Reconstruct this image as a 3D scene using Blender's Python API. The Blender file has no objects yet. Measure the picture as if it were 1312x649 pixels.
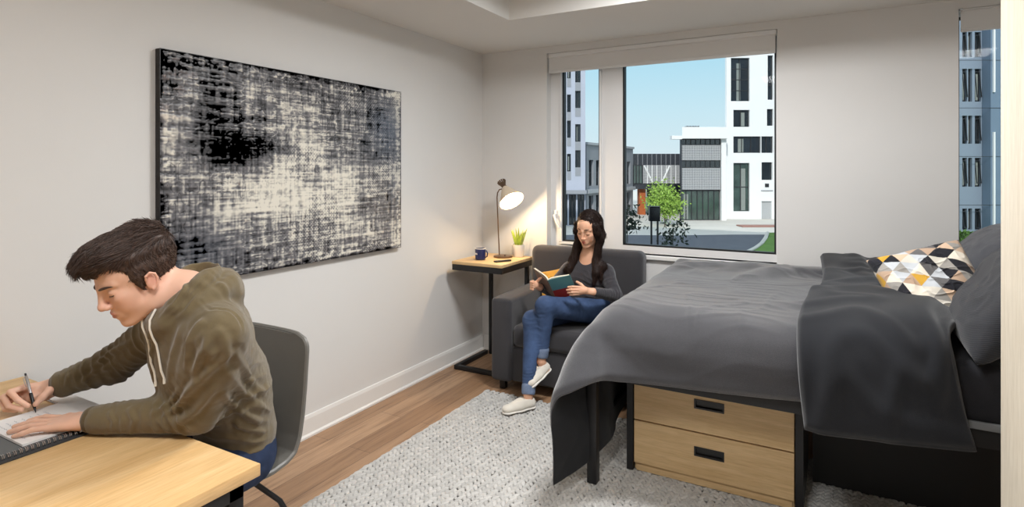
import bpy, bmesh, math, random
import numpy as np
from mathutils import Vector, Matrix

R = math.radians
SC = bpy.context.scene
COL = SC.collection
TH = R(29.06)                      # the camera's yaw to the left of the room's depth axis
XW, YW = -2.79, 4.47               # left wall and window wall


# ------------------------------------------------------------------ helpers
def tag(o, label=None, cat=None, group=None, kind=None):
    if label: o['label'] = label
    if cat: o['category'] = cat
    if group: o['group'] = group
    if kind: o['kind'] = kind
    return o


def empty(name, loc=(0, 0, 0), rz=0.0, label=None, cat=None, group=None):
    o = bpy.data.objects.new(name, None)
    o.empty_display_size = .05
    COL.objects.link(o)
    o.location = loc
    o.rotation_euler = (0, 0, rz)
    return tag(o, label, cat, group)


def world_of(o):
    m = Matrix.Identity(4)
    while o is not None:
        m = Matrix.LocRotScale(o.location, o.rotation_euler, o.scale) @ m
        o = o.parent
    return m


def link_mesh(name, me, mat=None, parent=None, local=False, smooth=True, sharp=38):
    o = bpy.data.objects.new(name, me)
    COL.objects.link(o)
    if parent is not None:
        o.parent = parent
        if not local:
            me.transform(world_of(parent).inverted())
    if mat is not None:
        me.materials.clear()
        me.materials.append(mat)
    if smooth:
        me.polygons.foreach_set('use_smooth', [True] * len(me.polygons))
        if sharp: me.set_sharp_from_angle(angle=R(sharp))
    me.update()
    return o


class MB:
    """collects vertices and faces, then links them as ONE mesh object"""
    def __init__(s): s.v = []; s.f = []

    def add(s, vs, fs, M=None):
        b = len(s.v)
        if M is not None: vs = [M @ Vector(p) for p in vs]
        s.v += [tuple(p) for p in vs]
        s.f += [tuple(b + i for i in f) for f in fs]
        return s

    def bmadd(s, bm, M=None):
        bm.verts.index_update()
        s.add([v.co.copy() for v in bm.verts], [[v.index for v in f.verts] for f in bm.faces], M)
        bm.free()
        return s

    def box(s, x0, x1, y0, y1, z0, z1, bev=0, seg=2, M=None):
        bm = bmesh.new()
        bmesh.ops.create_cube(bm, size=1)
        for v in bm.verts:
            v.co = ((x0 + x1) / 2 + v.co.x * (x1 - x0), (y0 + y1) / 2 + v.co.y * (y1 - y0), (z0 + z1) / 2 + v.co.z * (z1 - z0))
        if bev:
            bmesh.ops.bevel(bm, geom=bm.edges[:], offset=bev, segments=seg, affect='EDGES', profile=.5)
        return s.bmadd(bm, M)

    def tube(s, pts, r, n=10, M=None, cap=True, flat=None):
        pts = [Vector(p) for p in pts]
        rs = r if isinstance(r, (list, tuple)) else [r] * len(pts)
        vs = []; fs = []
        ref = None
        for i, p in enumerate(pts):
            d = (pts[min(i + 1, len(pts) - 1)] - pts[max(i - 1, 0)]).normalized()
            if ref is None:
                ref = Vector((0, 0, 1)) if abs(d.z) < .9 else Vector((1, 0, 0))
            a = (ref - d * ref.dot(d)).normalized(); b = d.cross(a); ref = a
            for k in range(n):
                t = 2 * math.pi * k / n
                vs.append(p + (a * math.cos(t) * (flat or 1) + b * math.sin(t)) * rs[i])
        for i in range(len(pts) - 1):
            for k in range(n):
                k2 = (k + 1) % n
                fs.append((i * n + k, i * n + k2, (i + 1) * n + k2, (i + 1) * n + k))
        if cap:
            fs.append(tuple(range(n))[::-1]); fs.append(tuple((len(pts) - 1) * n + k for k in range(n)))
        return s.add(vs, fs, M)

    def lathe(s, prof, c=(0, 0, 0), n=28, M=None, close=True):
        vs = []; fs = []
        for r, z in prof:
            for k in range(n):
                t = 2 * math.pi * k / n
                vs.append(Vector((c[0] + r * math.cos(t), c[1] + r * math.sin(t), c[2] + z)))
        m = len(prof)
        for i in range(m - 1):
            for k in range(n):
                k2 = (k + 1) % n
                fs.append((i * n + k, i * n + k2, (i + 1) * n + k2, (i + 1) * n + k))
        if close:
            fs.append(tuple(range(n))[::-1]); fs.append(tuple((m - 1) * n + k for k in range(n)))
        return s.add(vs, fs, M)

    def prism(s, poly, h0, h1, axis='z', M=None):
        """polygon (2-D) extruded along an axis"""
        n = len(poly)
        def P(a, b, h): return {'z': (a, b, h), 'y': (a, h, b), 'x': (h, a, b)}[axis]
        vs = [P(a, b, h0) for a, b in poly] + [P(a, b, h1) for a, b in poly]
        fs = [tuple(range(n))[::-1], tuple(range(n, 2 * n))] + [(i, (i + 1) % n, n + (i + 1) % n, n + i) for i in range(n)]
        return s.add(vs, fs, M)

    def holes(s, x0, x1, z0, z1, y0, y1, hs, M=None):
        """a wall in the x-z plane between y0 and y1 with rectangular openings hs=(x0,x1,z0,z1)"""
        xs = sorted({x0, x1} | {v for h in hs for v in h[:2] if x0 < v < x1})
        zs = sorted({z0, z1} | {v for h in hs for v in h[2:] if z0 < v < z1})
        inside = lambda x, z: not (x0 < x < x1 and z0 < z < z1) or any(h[0] < x < h[1] and h[2] < z < h[3] for h in hs)
        V = {}; vs = []; fs = []
        def vi(x, y, z):
            k = (round(x, 5), y, round(z, 5))
            if k not in V: V[k] = len(vs); vs.append((x, y, z))
            return V[k]
        for i in range(len(xs) - 1):
            for j in range(len(zs) - 1):
                a, b, c, d = xs[i], xs[i + 1], zs[j], zs[j + 1]
                mx, mz = (a + b) / 2, (c + d) / 2
                if inside(mx, mz): continue
                fs.append((vi(a, y0, c), vi(b, y0, c), vi(b, y0, d), vi(a, y0, d)))
                fs.append((vi(a, y1, c), vi(a, y1, d), vi(b, y1, d), vi(b, y1, c)))
                e = 1e-4
                if inside(a - e, mz): fs.append((vi(a, y0, c), vi(a, y0, d), vi(a, y1, d), vi(a, y1, c)))
                if inside(b + e, mz): fs.append((vi(b, y0, c), vi(b, y1, c), vi(b, y1, d), vi(b, y0, d)))
                if inside(mx, c - e): fs.append((vi(a, y0, c), vi(a, y1, c), vi(b, y1, c), vi(b, y0, c)))
                if inside(mx, d + e): fs.append((vi(a, y0, d), vi(b, y0, d), vi(b, y1, d), vi(a, y1, d)))
        return s.add(vs, fs, M)

    def build(s, name, mat, parent=None, local=False, smooth=True, sharp=38):
        me = bpy.data.meshes.new(name)
        me.from_pydata(s.v, [], s.f)
        me.validate()
        bm = bmesh.new(); bm.from_mesh(me); bmesh.ops.recalc_face_normals(bm, faces=bm.faces[:]); bm.to_mesh(me); bm.free()
        return link_mesh(name, me, mat, parent, local, smooth, sharp)


def grid_mesh(name, P, mat, parent=None, local=False, colors=None, flip=False, closed_u=False):
    """mesh of a (n, m, 3) array of points"""
    n, m = P.shape[:2]
    I = np.arange(n * m).reshape(n, m)
    if closed_u: I = np.vstack([I, I[:1]])
    a, b, c, d = I[:-1, :-1].ravel(), I[1:, :-1].ravel(), I[1:, 1:].ravel(), I[:-1, 1:].ravel()
    F = np.stack([a, b, c, d] if not flip else [d, c, b, a], 1)
    return np_mesh(name, P.reshape(-1, 3), F, mat, parent, local, colors)


def np_mesh(name, V, F, mat, parent=None, local=False, colors=None, smooth=True, sharp=None):
    me = bpy.data.meshes.new(name)
    me.vertices.add(len(V)); me.vertices.foreach_set('co', np.asarray(V, np.float32).ravel())
    k = F.shape[1]
    me.loops.add(F.size); me.loops.foreach_set('vertex_index', np.asarray(F, np.int32).ravel())
    me.polygons.add(len(F)); me.polygons.foreach_set('loop_start', np.arange(0, F.size, k, dtype=np.int32))
    me.update(calc_edges=True)
    if colors is not None:
        a = me.color_attributes.new('Col', 'FLOAT_COLOR', 'POINT')
        c = np.ones((len(V), 4), np.float32); c[:, :3] = colors
        a.data.foreach_set('color', c.ravel())
    return link_mesh(name, me, mat, parent, local, smooth, sharp)


# ------------------------------------------------------------------ noise in numpy
def _hash(ix, iy, iz, seed):
    h = (ix * 374761393 + iy * 668265263 + iz * 1274126177 + seed * 974634777) & 0xffffffff
    h = ((h ^ (h >> 13)) * 1103515245) & 0xffffffff
    h = (h ^ (h >> 16)) & 0xffff
    return h.astype(np.float32) / 65535.0


def noise3(P, seed=0):
    """value noise, 0..1"""
    Q = np.floor(P).astype(np.int64); f = (P - Q).astype(np.float32); u = f * f * (3 - 2 * f)
    r = 0
    for dx in (0, 1):
        wx = u[..., 0] if dx else 1 - u[..., 0]
        for dy in (0, 1):
            wy = u[..., 1] if dy else 1 - u[..., 1]
            for dz in (0, 1):
                wz = u[..., 2] if dz else 1 - u[..., 2]
                r = r + wx * wy * wz * _hash(Q[..., 0] + dx, Q[..., 1] + dy, Q[..., 2] + dz, seed)
    return r


def noise2(x, y, seed=0):
    return noise3(np.stack([x, y, np.zeros_like(x)], -1), seed)


def sstep(a, b, x):
    t = np.clip((x - a) / (b - a), 0, 1)
    return t * t * (3 - 2 * t)


# ------------------------------------------------------------------ materials
def lin(c):
    """sRGB 0..255 to linear"""
    r = [((x / 255 + .055) / 1.055) ** 2.4 if x > 10 else x / 255 / 12.92 for x in c]
    return (r[0], r[1], r[2], 1)


class NT:
    def __init__(s, name):
        s.m = bpy.data.materials.new(name); s.m.use_nodes = True
        s.t = s.m.node_tree; s.b = s.t.nodes['Principled BSDF']; s.out = s.t.nodes['Material Output']
    def n(s, ty, **k):
        nd = s.t.nodes.new(ty)
        for a, b in k.items(): setattr(nd, a, b)
        return nd
    def l(s, a, b): s.t.links.new(a, b)
    def coords(s, scale=(1, 1, 1), rot=(0, 0, 0), loc=(0, 0, 0)):
        g = s.n('ShaderNodeTexCoord'); mp = s.n('ShaderNodeMapping')
        mp.inputs['Scale'].default_value = scale; mp.inputs['Rotation'].default_value = rot; mp.inputs['Location'].default_value = loc
        s.l(g.outputs['Object'], mp.inputs['Vector'])
        return mp.outputs['Vector']
    def noise(s, vec, scale, detail=4, rough=.55, dist=0):
        nd = s.n('ShaderNodeTexNoise'); nd.inputs['Scale'].default_value = scale; nd.inputs['Detail'].default_value = detail
        nd.inputs['Roughness'].default_value = rough; nd.inputs['Distortion'].default_value = dist
        s.l(vec, nd.inputs['Vector']); return nd.outputs['Fac']
    def ramp(s, fac, stops, interp='LINEAR'):
        r = s.n('ShaderNodeValToRGB'); r.color_ramp.interpolation = interp
        e = r.color_ramp.elements
        while len(e) < len(stops): e.new(.5)
        for el, (p, c) in zip(e, stops): el.position = p; el.color = c if len(c) == 4 else (*c, 1)
        s.l(fac, r.inputs['Fac']); return r.outputs['Color']
    def mix(s, f, a, b, mode='MIX'):
        m = s.n('ShaderNodeMix', data_type='RGBA', blend_type=mode)
        for sock, v in ((m.inputs['Factor'], f), (m.inputs[6], a), (m.inputs[7], b)):
            if hasattr(v, 'is_linked') or hasattr(v, 'links'): s.l(v, sock)
            else: sock.default_value = v
        return m.outputs[2]
    def bump(s, h, strength=.3, dist=.01):
        b = s.n('ShaderNodeBump'); b.inputs['Strength'].default_value = strength; b.inputs['Distance'].default_value = dist
        s.l(h, b.inputs['Height']); s.l(b.outputs['Normal'], s.b.inputs['Normal'])
    def setp(s, rough=.5, metal=0, spec=.5, **k):
        s.b.inputs['Roughness'].default_value = rough; s.b.inputs['Metallic'].default_value = metal
        s.b.inputs['Specular IOR Level'].default_value = spec
        for a, v in k.items(): s.b.inputs[a].default_value = v
        return s


def pm(name, col, rough=.5, metal=0, var=.06, vs=6, bump=0, bs=60, stretch=(1, 1, 1), spec=.5, bd=.005, **k):
    """plain surface with a little procedural unevenness of colour and relief"""
    N = NT(name).setp(rough, metal, spec, **k)
    c = lin(col); v = N.coords(stretch)
    f = N.noise(v, vs, 5)
    lo = tuple(x * (1 - var) for x in c[:3]) + (1,); hi = tuple(min(1, x * (1 + var)) for x in c[:3]) + (1,)
    N.l(N.ramp(f, [(.3, lo), (.7, hi)]), N.b.inputs['Base Color'])
    if bump: N.bump(N.noise(v, bs, 6, .6), bump, bd)
    return N.m


def wood(name, a, b, axis='y', rough=.45, g=1.0):
    N = NT(name).setp(rough, 0, .4)
    sc = {'x': (1.1, 16, 16), 'y': (16, 1.1, 16), 'z': (16, 16, 1.1)}[axis]
    sc = tuple(q * g for q in sc)
    v = N.coords(sc)
    f1 = N.noise(v, 1.6, 6, .6, .6)
    v2 = N.coords(tuple(q * 5 for q in sc))
    f2 = N.noise(v2, 2.2, 3, .6)
    c1 = N.ramp(f1, [(.3, lin(a)), (.72, lin(b))])
    c2 = N.ramp(f2, [(.35, (.80, .78, .75, 1)), (.6, (1, 1, 1, 1))])
    c = N.mix(.6, c1, c2, 'MULTIPLY')
    N.l(c, N.b.inputs['Base Color'])
    N.bump(f2, .12, .002)
    return N.m


def fabric(name, col, rough=.9, weave=900, var=.12, bump=.5, vs=3, sheen=.25, mix=None, heather=.25):
    N = NT(name).setp(rough, 0, .2)
    N.b.inputs['Sheen Weight'].default_value = sheen; N.b.inputs['Sheen Roughness'].default_value = .5
    c = lin(col); v = N.coords()
    f = N.noise(v, vs, 4)
    lo = tuple(x * (1 - var) for x in c[:3]) + (1,); hi = tuple(min(1, x * (1 + var)) for x in c[:3]) + (1,)
    base = N.ramp(f, [(.3, lo), (.7, hi)])
    h = N.noise(v, weave, 2, .7)
    c2 = N.ramp(h, [(.3, (1 - heather,) * 3 + (1,)), (.7, (1 + heather * .5,) * 3 + (1,))])
    N.l(N.mix(.9, base, c2, 'MULTIPLY'), N.b.inputs['Base Color'])
    N.bump(h, bump, .002)
    return N.m


def vcol(name, rough=.5, spec=.5, bump=0, bs=80, bd=.003, sss=0, metal=0, sheen=0, stretch=(1, 1, 1)):
    """colour from the mesh's own colour attribute"""
    N = NT(name).setp(rough, metal, spec)
    a = N.n('ShaderNodeVertexColor', layer_name='Col')
    N.l(a.outputs['Color'], N.b.inputs['Base Color'])
    if sss:
        N.b.inputs['Subsurface Weight'].default_value = sss; N.b.inputs['Subsurface Radius'].default_value = (1, .35, .2)
        N.b.inputs['Subsurface Scale'].default_value = .006
    if sheen: N.b.inputs['Sheen Weight'].default_value = sheen
    if bump: N.bump(N.noise(N.coords(stretch), bs, 5, .6), bump, bd)
    return N.m


def glass_mat(name, tint=(1, 1, 1, 1), refl=1.0):
    N = NT(name); N.t.nodes.remove(N.b)
    tr = N.n('ShaderNodeBsdfTransparent'); tr.inputs[0].default_value = tint
    gl = N.n('ShaderNodeBsdfGlossy'); gl.inputs['Roughness'].default_value = .01
    fr = N.n('ShaderNodeFresnel'); fr.inputs[0].default_value = 1.45
    ml = N.n('ShaderNodeMath', operation='MULTIPLY'); ml.inputs[1].default_value = refl
    N.l(fr.outputs[0], ml.inputs[0])
    mx = N.n('ShaderNodeMixShader'); N.l(ml.outputs[0], mx.inputs[0]); N.l(tr.outputs[0], mx.inputs[1]); N.l(gl.outputs[0], mx.inputs[2])
    N.l(mx.outputs[0], N.out.inputs['Surface'])
    return N.m


def emit(name, col, s):
    N = NT(name).setp(.5)
    N.b.inputs['Base Color'].default_value = lin(col)
    N.b.inputs['Emission Color'].default_value = lin(col); N.b.inputs['Emission Strength'].default_value = s
    return N.m


M = {}
M['wall'] = pm('wall_paint', (217, 216, 214), .75, var=.012, vs=2, bump=.06, bs=220, spec=.25)
M['ceil'] = pm('ceiling_paint', (226, 225, 222), .8, var=.01, vs=2, bump=.04, bs=200, spec=.2)
M['trim'] = pm('white_trim_paint', (228, 227, 224), .4, var=.01, vs=4)
M['upvc'] = pm('white_window_frame', (226, 226, 226), .35, var=.01)
M['gasket'] = pm('black_gasket', (18, 18, 20), .5)
M['blackmetal'] = pm('black_powder_coat', (26, 26, 28), .45, var=.1, bump=.05, bs=400, spec=.4)
M['oak'] = wood('light_oak_laminate', (206, 166, 112), (224, 190, 140), 'y')
M['oakx'] = wood('light_oak_drawer', (196, 164, 118), (216, 187, 143), 'x')
M['oakz'] = wood('pale_oak_wardrobe', (219, 208, 188), (233, 224, 207), 'z', .5)
M['oaktop'] = wood('side_table_oak', (205, 170, 120), (226, 196, 150), 'x')
M['glass'] = glass_mat('window_glass', (.97, .985, .985, 1), .22)
M['blind'] = pm('roller_blind_fabric', (222, 222, 221), .8, var=.01)
M['sofa'] = fabric('charcoal_sofa_fabric', (62, 61, 64), vs=4, weave=700, bump=.6, heather=.35)
M['shoe'] = fabric('white_canvas', (226, 220, 208), .8, weave=600, var=.03, heather=.08)
M['rubber'] = pm('white_rubber', (226, 222, 214), .5)
M['black'] = pm('black_plastic', (15, 15, 17), .35)
M['chrome'] = pm('chrome', (205, 205, 208), .2, 1)


def floor_mat():
    N = NT('vinyl_plank_floor').setp(.42, 0, .45)
    v = N.coords((1, 1, 1), (0, 0, R(90)))
    b = N.n('ShaderNodeTexBrick'); N.l(v, b.inputs['Vector'])
    b.offset = .37; b.inputs['Scale'].default_value = 1; b.inputs['Brick Width'].default_value = 1.25
    b.inputs['Row Height'].default_value = .165; b.inputs['Mortar Size'].default_value = .0012; b.inputs['Mortar Smooth'].default_value = .2
    b.inputs['Color1'].default_value = lin((184, 150, 118)); b.inputs['Color2'].default_value = lin((150, 116, 86)); b.inputs['Mortar'].default_value = lin((84, 64, 50))
    b.inputs['Bias'].default_value = 0
    g = N.noise(N.coords((13, .8, 1)), 2.2, 7, .62, .8)
    c = N.ramp(g, [(.28, (.52, .46, .42, 1)), (.5, (.95, .93, .92, 1)), (.75, (1.12, 1.12, 1.12, 1))])
    g2 = N.noise(N.coords((60, 2.2, 1)), 2.0, 4, .6)
    c3 = N.ramp(g2, [(.35, (.82, .82, .82, 1)), (.6, (1, 1, 1, 1))])
    c = N.mix(1.0, b.outputs['Color'], c, 'MULTIPLY')
    c = N.mix(.8, c, c3, 'MULTIPLY')
    N.l(c, N.b.inputs['Base Color'])
    N.bump(g2, .1, .002)
    return N.m


M['floor'] = floor_mat()
# ================================================================== THE ROOM
def struct(name, mb, mat, parent=None, **k):
    o = mb.build(name, mat, parent, smooth=False, **k)
    o['kind'] = 'structure'
    return o


XR, YN = 2.2, -1.7
W1 = (-2.145, -.356, .95, 2.60)       # window openings
W2 = (.666, 1.95, .95, 2.60)
struct('floor', MB().box(XW - .15, XR + .15, YN - .15, YW + .2, -.12, 0), M['floor'])
struct('wall_left', MB().box(XW - .15, XW, YN - .15, YW + .2, 0, 3.1), M['wall'])
struct('wall_back', MB().holes(XW, XR, 0, 3.1, YW, YW + .2, [W1, W2]), M['wall'])
struct('wall_right', MB().box(XR, XR + .15, YN - .15, YW + .2, 0, 3.1), M['wall'])
struct('wall_front', MB().box(XW, XR, YN - .15, YN, 0, 3.1), M['wall'])
c = MB()
c.box(XW, -2.0, YN, YW, 2.66, 2.98)
c.box(-2.0, XR, 3.556, YW, 2.66, 2.98)
c.box(-2.0, XR, YN, 3.556, 2.93, 2.98)
c.box(XW - .15, XR + .15, YN - .15, YW + .2, 2.98, 3.1)
struct('ceiling', c, M['ceil'])


def skirting(name, pts_axis, a, b):
    m = MB()
    prof = [(0, 0), (.026, 0), (.026, .012), (.016, .022), (.014, .11), (.009, .128), (0, .13)]
    if pts_axis == 'y': m.prism([(XW + p, q) for p, q in prof], a, b, 'y')
    else: m.prism([(YW - p, q) for p, q in prof], a, b, 'x')
    o = m.build(name, M['trim'], smooth=False); o['kind'] = 'structure'


skirting('baseboard_left', 'y', YN, YW)
skirting('baseboard_back', 'x', XW + .026, XR)


def window(name, x0, x1, z0, z1, mulls, gl_bottom):
    w = MB().holes(x0, x1, z0, z1, YW + .085, YW + .15,
                   [(a, b, gl_bottom, z1 - .03) for a, b in mulls]).build(name, M['upvc'], smooth=False)
    w['kind'] = 'structure'
    for a, b in mulls:
        g = .013
        MB().holes(a, b, gl_bottom, z1 - .03, YW + .092, YW + .14, [(a + g, b - g, gl_bottom + g, z1 - .03 - g)]).build('gasket', M['gasket'], w, smooth=False)
        MB().box(a + g, b - g, YW + .112, YW + .118, gl_bottom + g, z1 - .03 - g).build('pane', M['glass'], w, smooth=False)
    return w


w1 = window('window_1', W1[0], W1[1], W1[2], W1[3], [(-2.04, -1.70), (-1.505, W1[1] - .012)], 1.005)
w1i = MB()
w1i.box(-2.058, -2.04, YW + .07, YW + .086, 1.0, 2.57).box(-1.70, -1.682, YW + .07, YW + .086, 1.0, 2.57).box(-2.058, -1.682, YW + .07, YW + .086, .985, 1.005)
w1i.build('casement_bead', M['upvc'], w1, smooth=False)
h = MB().tube([(-2.10, YW + .075, 1.235), (-2.098, YW + .05, 1.225), (-2.075, YW + .04, 1.17), (-2.045, YW + .04, 1.12)], [.010, .012, .011, .009], 10)
h.box(-2.115, -2.085, YW + .07, YW + .09, 1.20, 1.27, .004)
h.build('window_handle', M['upvc'], w1)
MB().box(W1[0] - .01, W1[1] - .001, YW - .03, YW + .086, .918, .95, .005).build('window_sill', M['trim'], w1, smooth=False)
w2 = window('window_2', W2[0], W2[1], W2[2], W2[3], [(W2[0] + .004, 1.2), (1.3, W2[1] - .05)], .99)
MB().box(W2[0], W2[1], YW - .03, YW + .086, .918, .95, .005).build('window_sill', M['trim'], w2, smooth=False)


def blind(x0, x1, zb, label):
    t = empty('roller_blind', ((x0 + x1) / 2, YW + .03, zb), 0, label, 'blind', 'roller blinds above the windows')
    MB().box(x0 + .004, x1 - .004, YW - .006, YW + .07, zb + .125, 2.598, .006).build('headrail', M['upvc'], t, smooth=False)
    m = MB().box(x0 + .012, x1 - .012, YW + .018, YW + .021, zb, zb + .14)
    m.build('blind_fabric', M['blind'], t, smooth=False)
    MB().box(x0 + .012, x1 - .012, YW + .012, YW + .026, zb - .006, zb + .018, .004).build('bottom_bar', M['blind'], t, smooth=False)
    MB().box(x0 + .004, x0 + .02, YW - .012, YW + .0, zb + .12, 2.60, .002).build('bracket', M['chrome'], t, smooth=False)


blind(W1[0], W1[1], 2.44, 'white roller blind rolled up above the wide window behind the armchair')
blind(W2[0], W2[1], 2.465, 'white roller blind rolled up above the narrow window beside the wardrobe')

# light fixtures of the room: flush panels on the raised ceiling
def ceiling_light(x, y, w, col, z=2.93, s=.55):
    t = empty('ceiling_light', (x, y, z), 0, None, 'ceiling light', 'flush ceiling lights of the room')
    t['label'] = 'flush white square ceiling light, out of the picture above the room'
    MB().holes(x - s / 2 - .03, x + s / 2 + .03, y - s / 2 - .03, y + s / 2 + .03, z - .04, z, [(x - s / 2, x + s / 2, y - s / 2, y + s / 2)],
               Matrix(((1, 0, 0, 0), (0, 0, 1, 0), (0, 1, 0, 0), (0, 0, 0, 1)))).build('light_frame', M['upvc'], t, smooth=False)
    MB().box(x - s / 2, x + s / 2, y - s / 2, y + s / 2, z - .02, z - .004).build('diffuser', emit('led_diffuser', (255, 246, 232), 3), t, smooth=False)
    l = bpy.data.lights.new('panel_light', 'AREA'); l.shape = 'SQUARE'; l.size = s; l.energy = w; l.color = col; l.spread = R(170)
    o = bpy.data.objects.new('panel_light', l); COL.objects.link(o); o.parent = t; o.location = (0, 0, -.05)


ceiling_light(-.7, 2.75, 66, (.98, .99, 1))
ceiling_light(-.6, .35, 40, (.98, .99, 1))
ceiling_light(1.2, 1.2, 32, (.98, .99, 1))

# ================================================================== PAINTING
def painting():
    y0, y1, z0, z1 = 1.571, 3.293, 1.052, 2.176
    t = empty('painting', (XW, (y0 + y1) / 2, z0), 0, 'large abstract black and white textured canvas on the left wall', 'painting')
    n, m = 620, 400
    U, V = np.meshgrid(np.linspace(0, 1, n), np.linspace(0, 1, m), indexing='ij')     # U: left to right as seen, V: top to bottom
    def nz(a, b, s): return noise2(U * a, V * b, s)
    def g(cu, cv, ru, rv, w): return w * np.exp(-((U - cu) / ru) ** 2 - ((V - cv) / rv) ** 2)
    big = .55 * nz(4, 3, 1) + .45 * nz(9, 7, 2)
    L = .55 + 1.0 * (big - .5)
    for a in ((.16, .24, .15, .17, -.52), (.20, .42, .13, .10, -.42), (.33, .04, .2, .05, -.1), (.10, .90, .14, .15, -.40), (.02, .2, .05, .3, -.2),
              (.93, .22, .10, .16, -.25), (.93, .72, .08, .22, -.25), (.55, .30, .22, .12, .05), (.40, .62, .17, .14, .32), (.68, .70, .2, .13, .33),
              (.06, .55, .07, .14, .25), (.30, .88, .12, .10, .1), (.72, .50, .12, .12, .2), (.55, .86, .2, .08, .05), (.85, .9, .1, .08, .1),
              (.78, .33, .03, .05, -.3), (.38, .40, .06, .03, -.3), (.28, .18, .03, .12, .25), (.5, .48, .05, .04, -.15), (.62, .42, .02, .08, -.25), (.9, .5, .06, .07, .2)):
        L = L + g(*a)
    st = .42 * (nz(10, 150, 3) - .5) + .34 * (nz(170, 12, 4) - .5) + .34 * (nz(60, 70, 5) - .5) + .30 * (nz(6, 60, 6) - .5) + .26 * (nz(70, 6, 7) - .5) + .26 * (nz(150, 150, 8) - .5)
    # scattered scratches: ridges, dark or light
    r1 = 1 - np.abs(nz(26, 120, 11) - .5) * 14; r2 = 1 - np.abs(nz(130, 24, 12) - .5) * 14; r3 = 1 - np.abs(nz(70, 70, 13) - .5) * 9
    msk = sstep(.45, .75, nz(7, 6, 14)); msk2 = sstep(.5, .8, nz(6, 8, 15))
    L = L + st * 1.05 + .4 * np.clip(r1, 0, 1) * msk - .35 * np.clip(r2, 0, 1) * msk2 + .30 * np.clip(r3, 0, 1) * sstep(.62, .78, nz(11, 9, 16)) - .15 * msk
    # dot lattice as left by a textured roller
    dots = np.sin(U * 520 + 3 * nz(20, 20, 17)) * np.sin(V * 340 + 3 * nz(20, 20, 18))
    L = L + .16 * dots * sstep(.48, .62, nz(7, 7, 19)) * sstep(.3, .5, U)
    edge = np.minimum.reduce([U, 1 - U, V * .65, (1 - V) * .65])
    L = L - .5 * sstep(.012, .0, edge + .01 * (nz(60, 60, 20) - .5)) + .35 * sstep(.03, .0, np.abs(edge - .02)) * sstep(.55, .7, nz(80, 80, 21))
    K = .85 * np.clip((L - .02) / 1.0, 0, 1) + .15 * sstep(.15, .88, L)
    dark = np.array(lin((36, 35, 38))[:3]); mid = np.array(lin((118, 117, 120))[:3]); light = np.array(lin((224, 219, 206))[:3])
    Kc = K[..., None]
    C = np.where(Kc < .5, dark + (mid - dark) * Kc * 2, mid + (light - mid) * (Kc * 2 - 1))
    blue = (g(.92, .25, .10, .17, 1) + g(.12, .88, .12, .14, .35) + g(.96, .6, .05, .2, .5))[..., None]
    C = C + np.clip(blue, 0, 1) * (np.array(lin((96, 106, 122))[:3]) - C) * .55
    C = np.maximum(C, .012)
    red = (g(.03, .1, .06, .15, 1) * sstep(.5, .7, nz(20, 60, 22)))[..., None]
    C = C * (1 - .35 * red * np.array([0, .6, .8]))
    P = np.stack([XW + .040 + .0035 * K + 0 * r3, y0 + (y1 - y0) * U, z1 - (z1 - z0) * V], -1)
    grid_mesh('painted_canvas', P, vcol('acrylic_paint', .38, .5), t, colors=C.reshape(-1, 3), flip=True)
    MB().box(XW + .002, XW + .040, y0, y1, z0, z1, .003).build('stretcher_side', pm('dark_canvas_edge', (40, 38, 38), .8, var=.4, vs=30), t)


painting()

# ================================================================== DESK
def desk():
    x0, x1, y0, y1, zt = -2.775, -1.378, -.45, 1.06, .80
    t = empty('desk', ((x0 + x1) / 2, (y0 + y1) / 2, 0), 0, 'light oak desk with black metal legs that the writing man leans on', 'desk')
    MB().box(x0, x1, y0, y1, zt - .034, zt, .0025).build('desktop', M['oak'], t)
    f = MB()
    a = .03
    for (p, q, r_, s_) in ((x0 + a, x1 - a, y1 - a - .03, y1 - a), (x0 + a, x1 - a, y0 + a, y0 + a + .03), (x0 + a, x0 + a + .03, y0 + a, y1 - a), (x1 - a - .03, x1 - a, y0 + a, y1 - a)):
        f.box(p, q, r_, s_, zt - .085, zt - .0345, .002)
    f.build('apron', M['blackmetal'], t)
    for x in (x0 + a, x1 - a - .045):
        for y in (y0 + a, y1 - a - .045):
            MB().box(x, x + .045, y, y + .045, 0, zt - .0345, .003).build('leg', M['blackmetal'], t)


desk()

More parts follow.
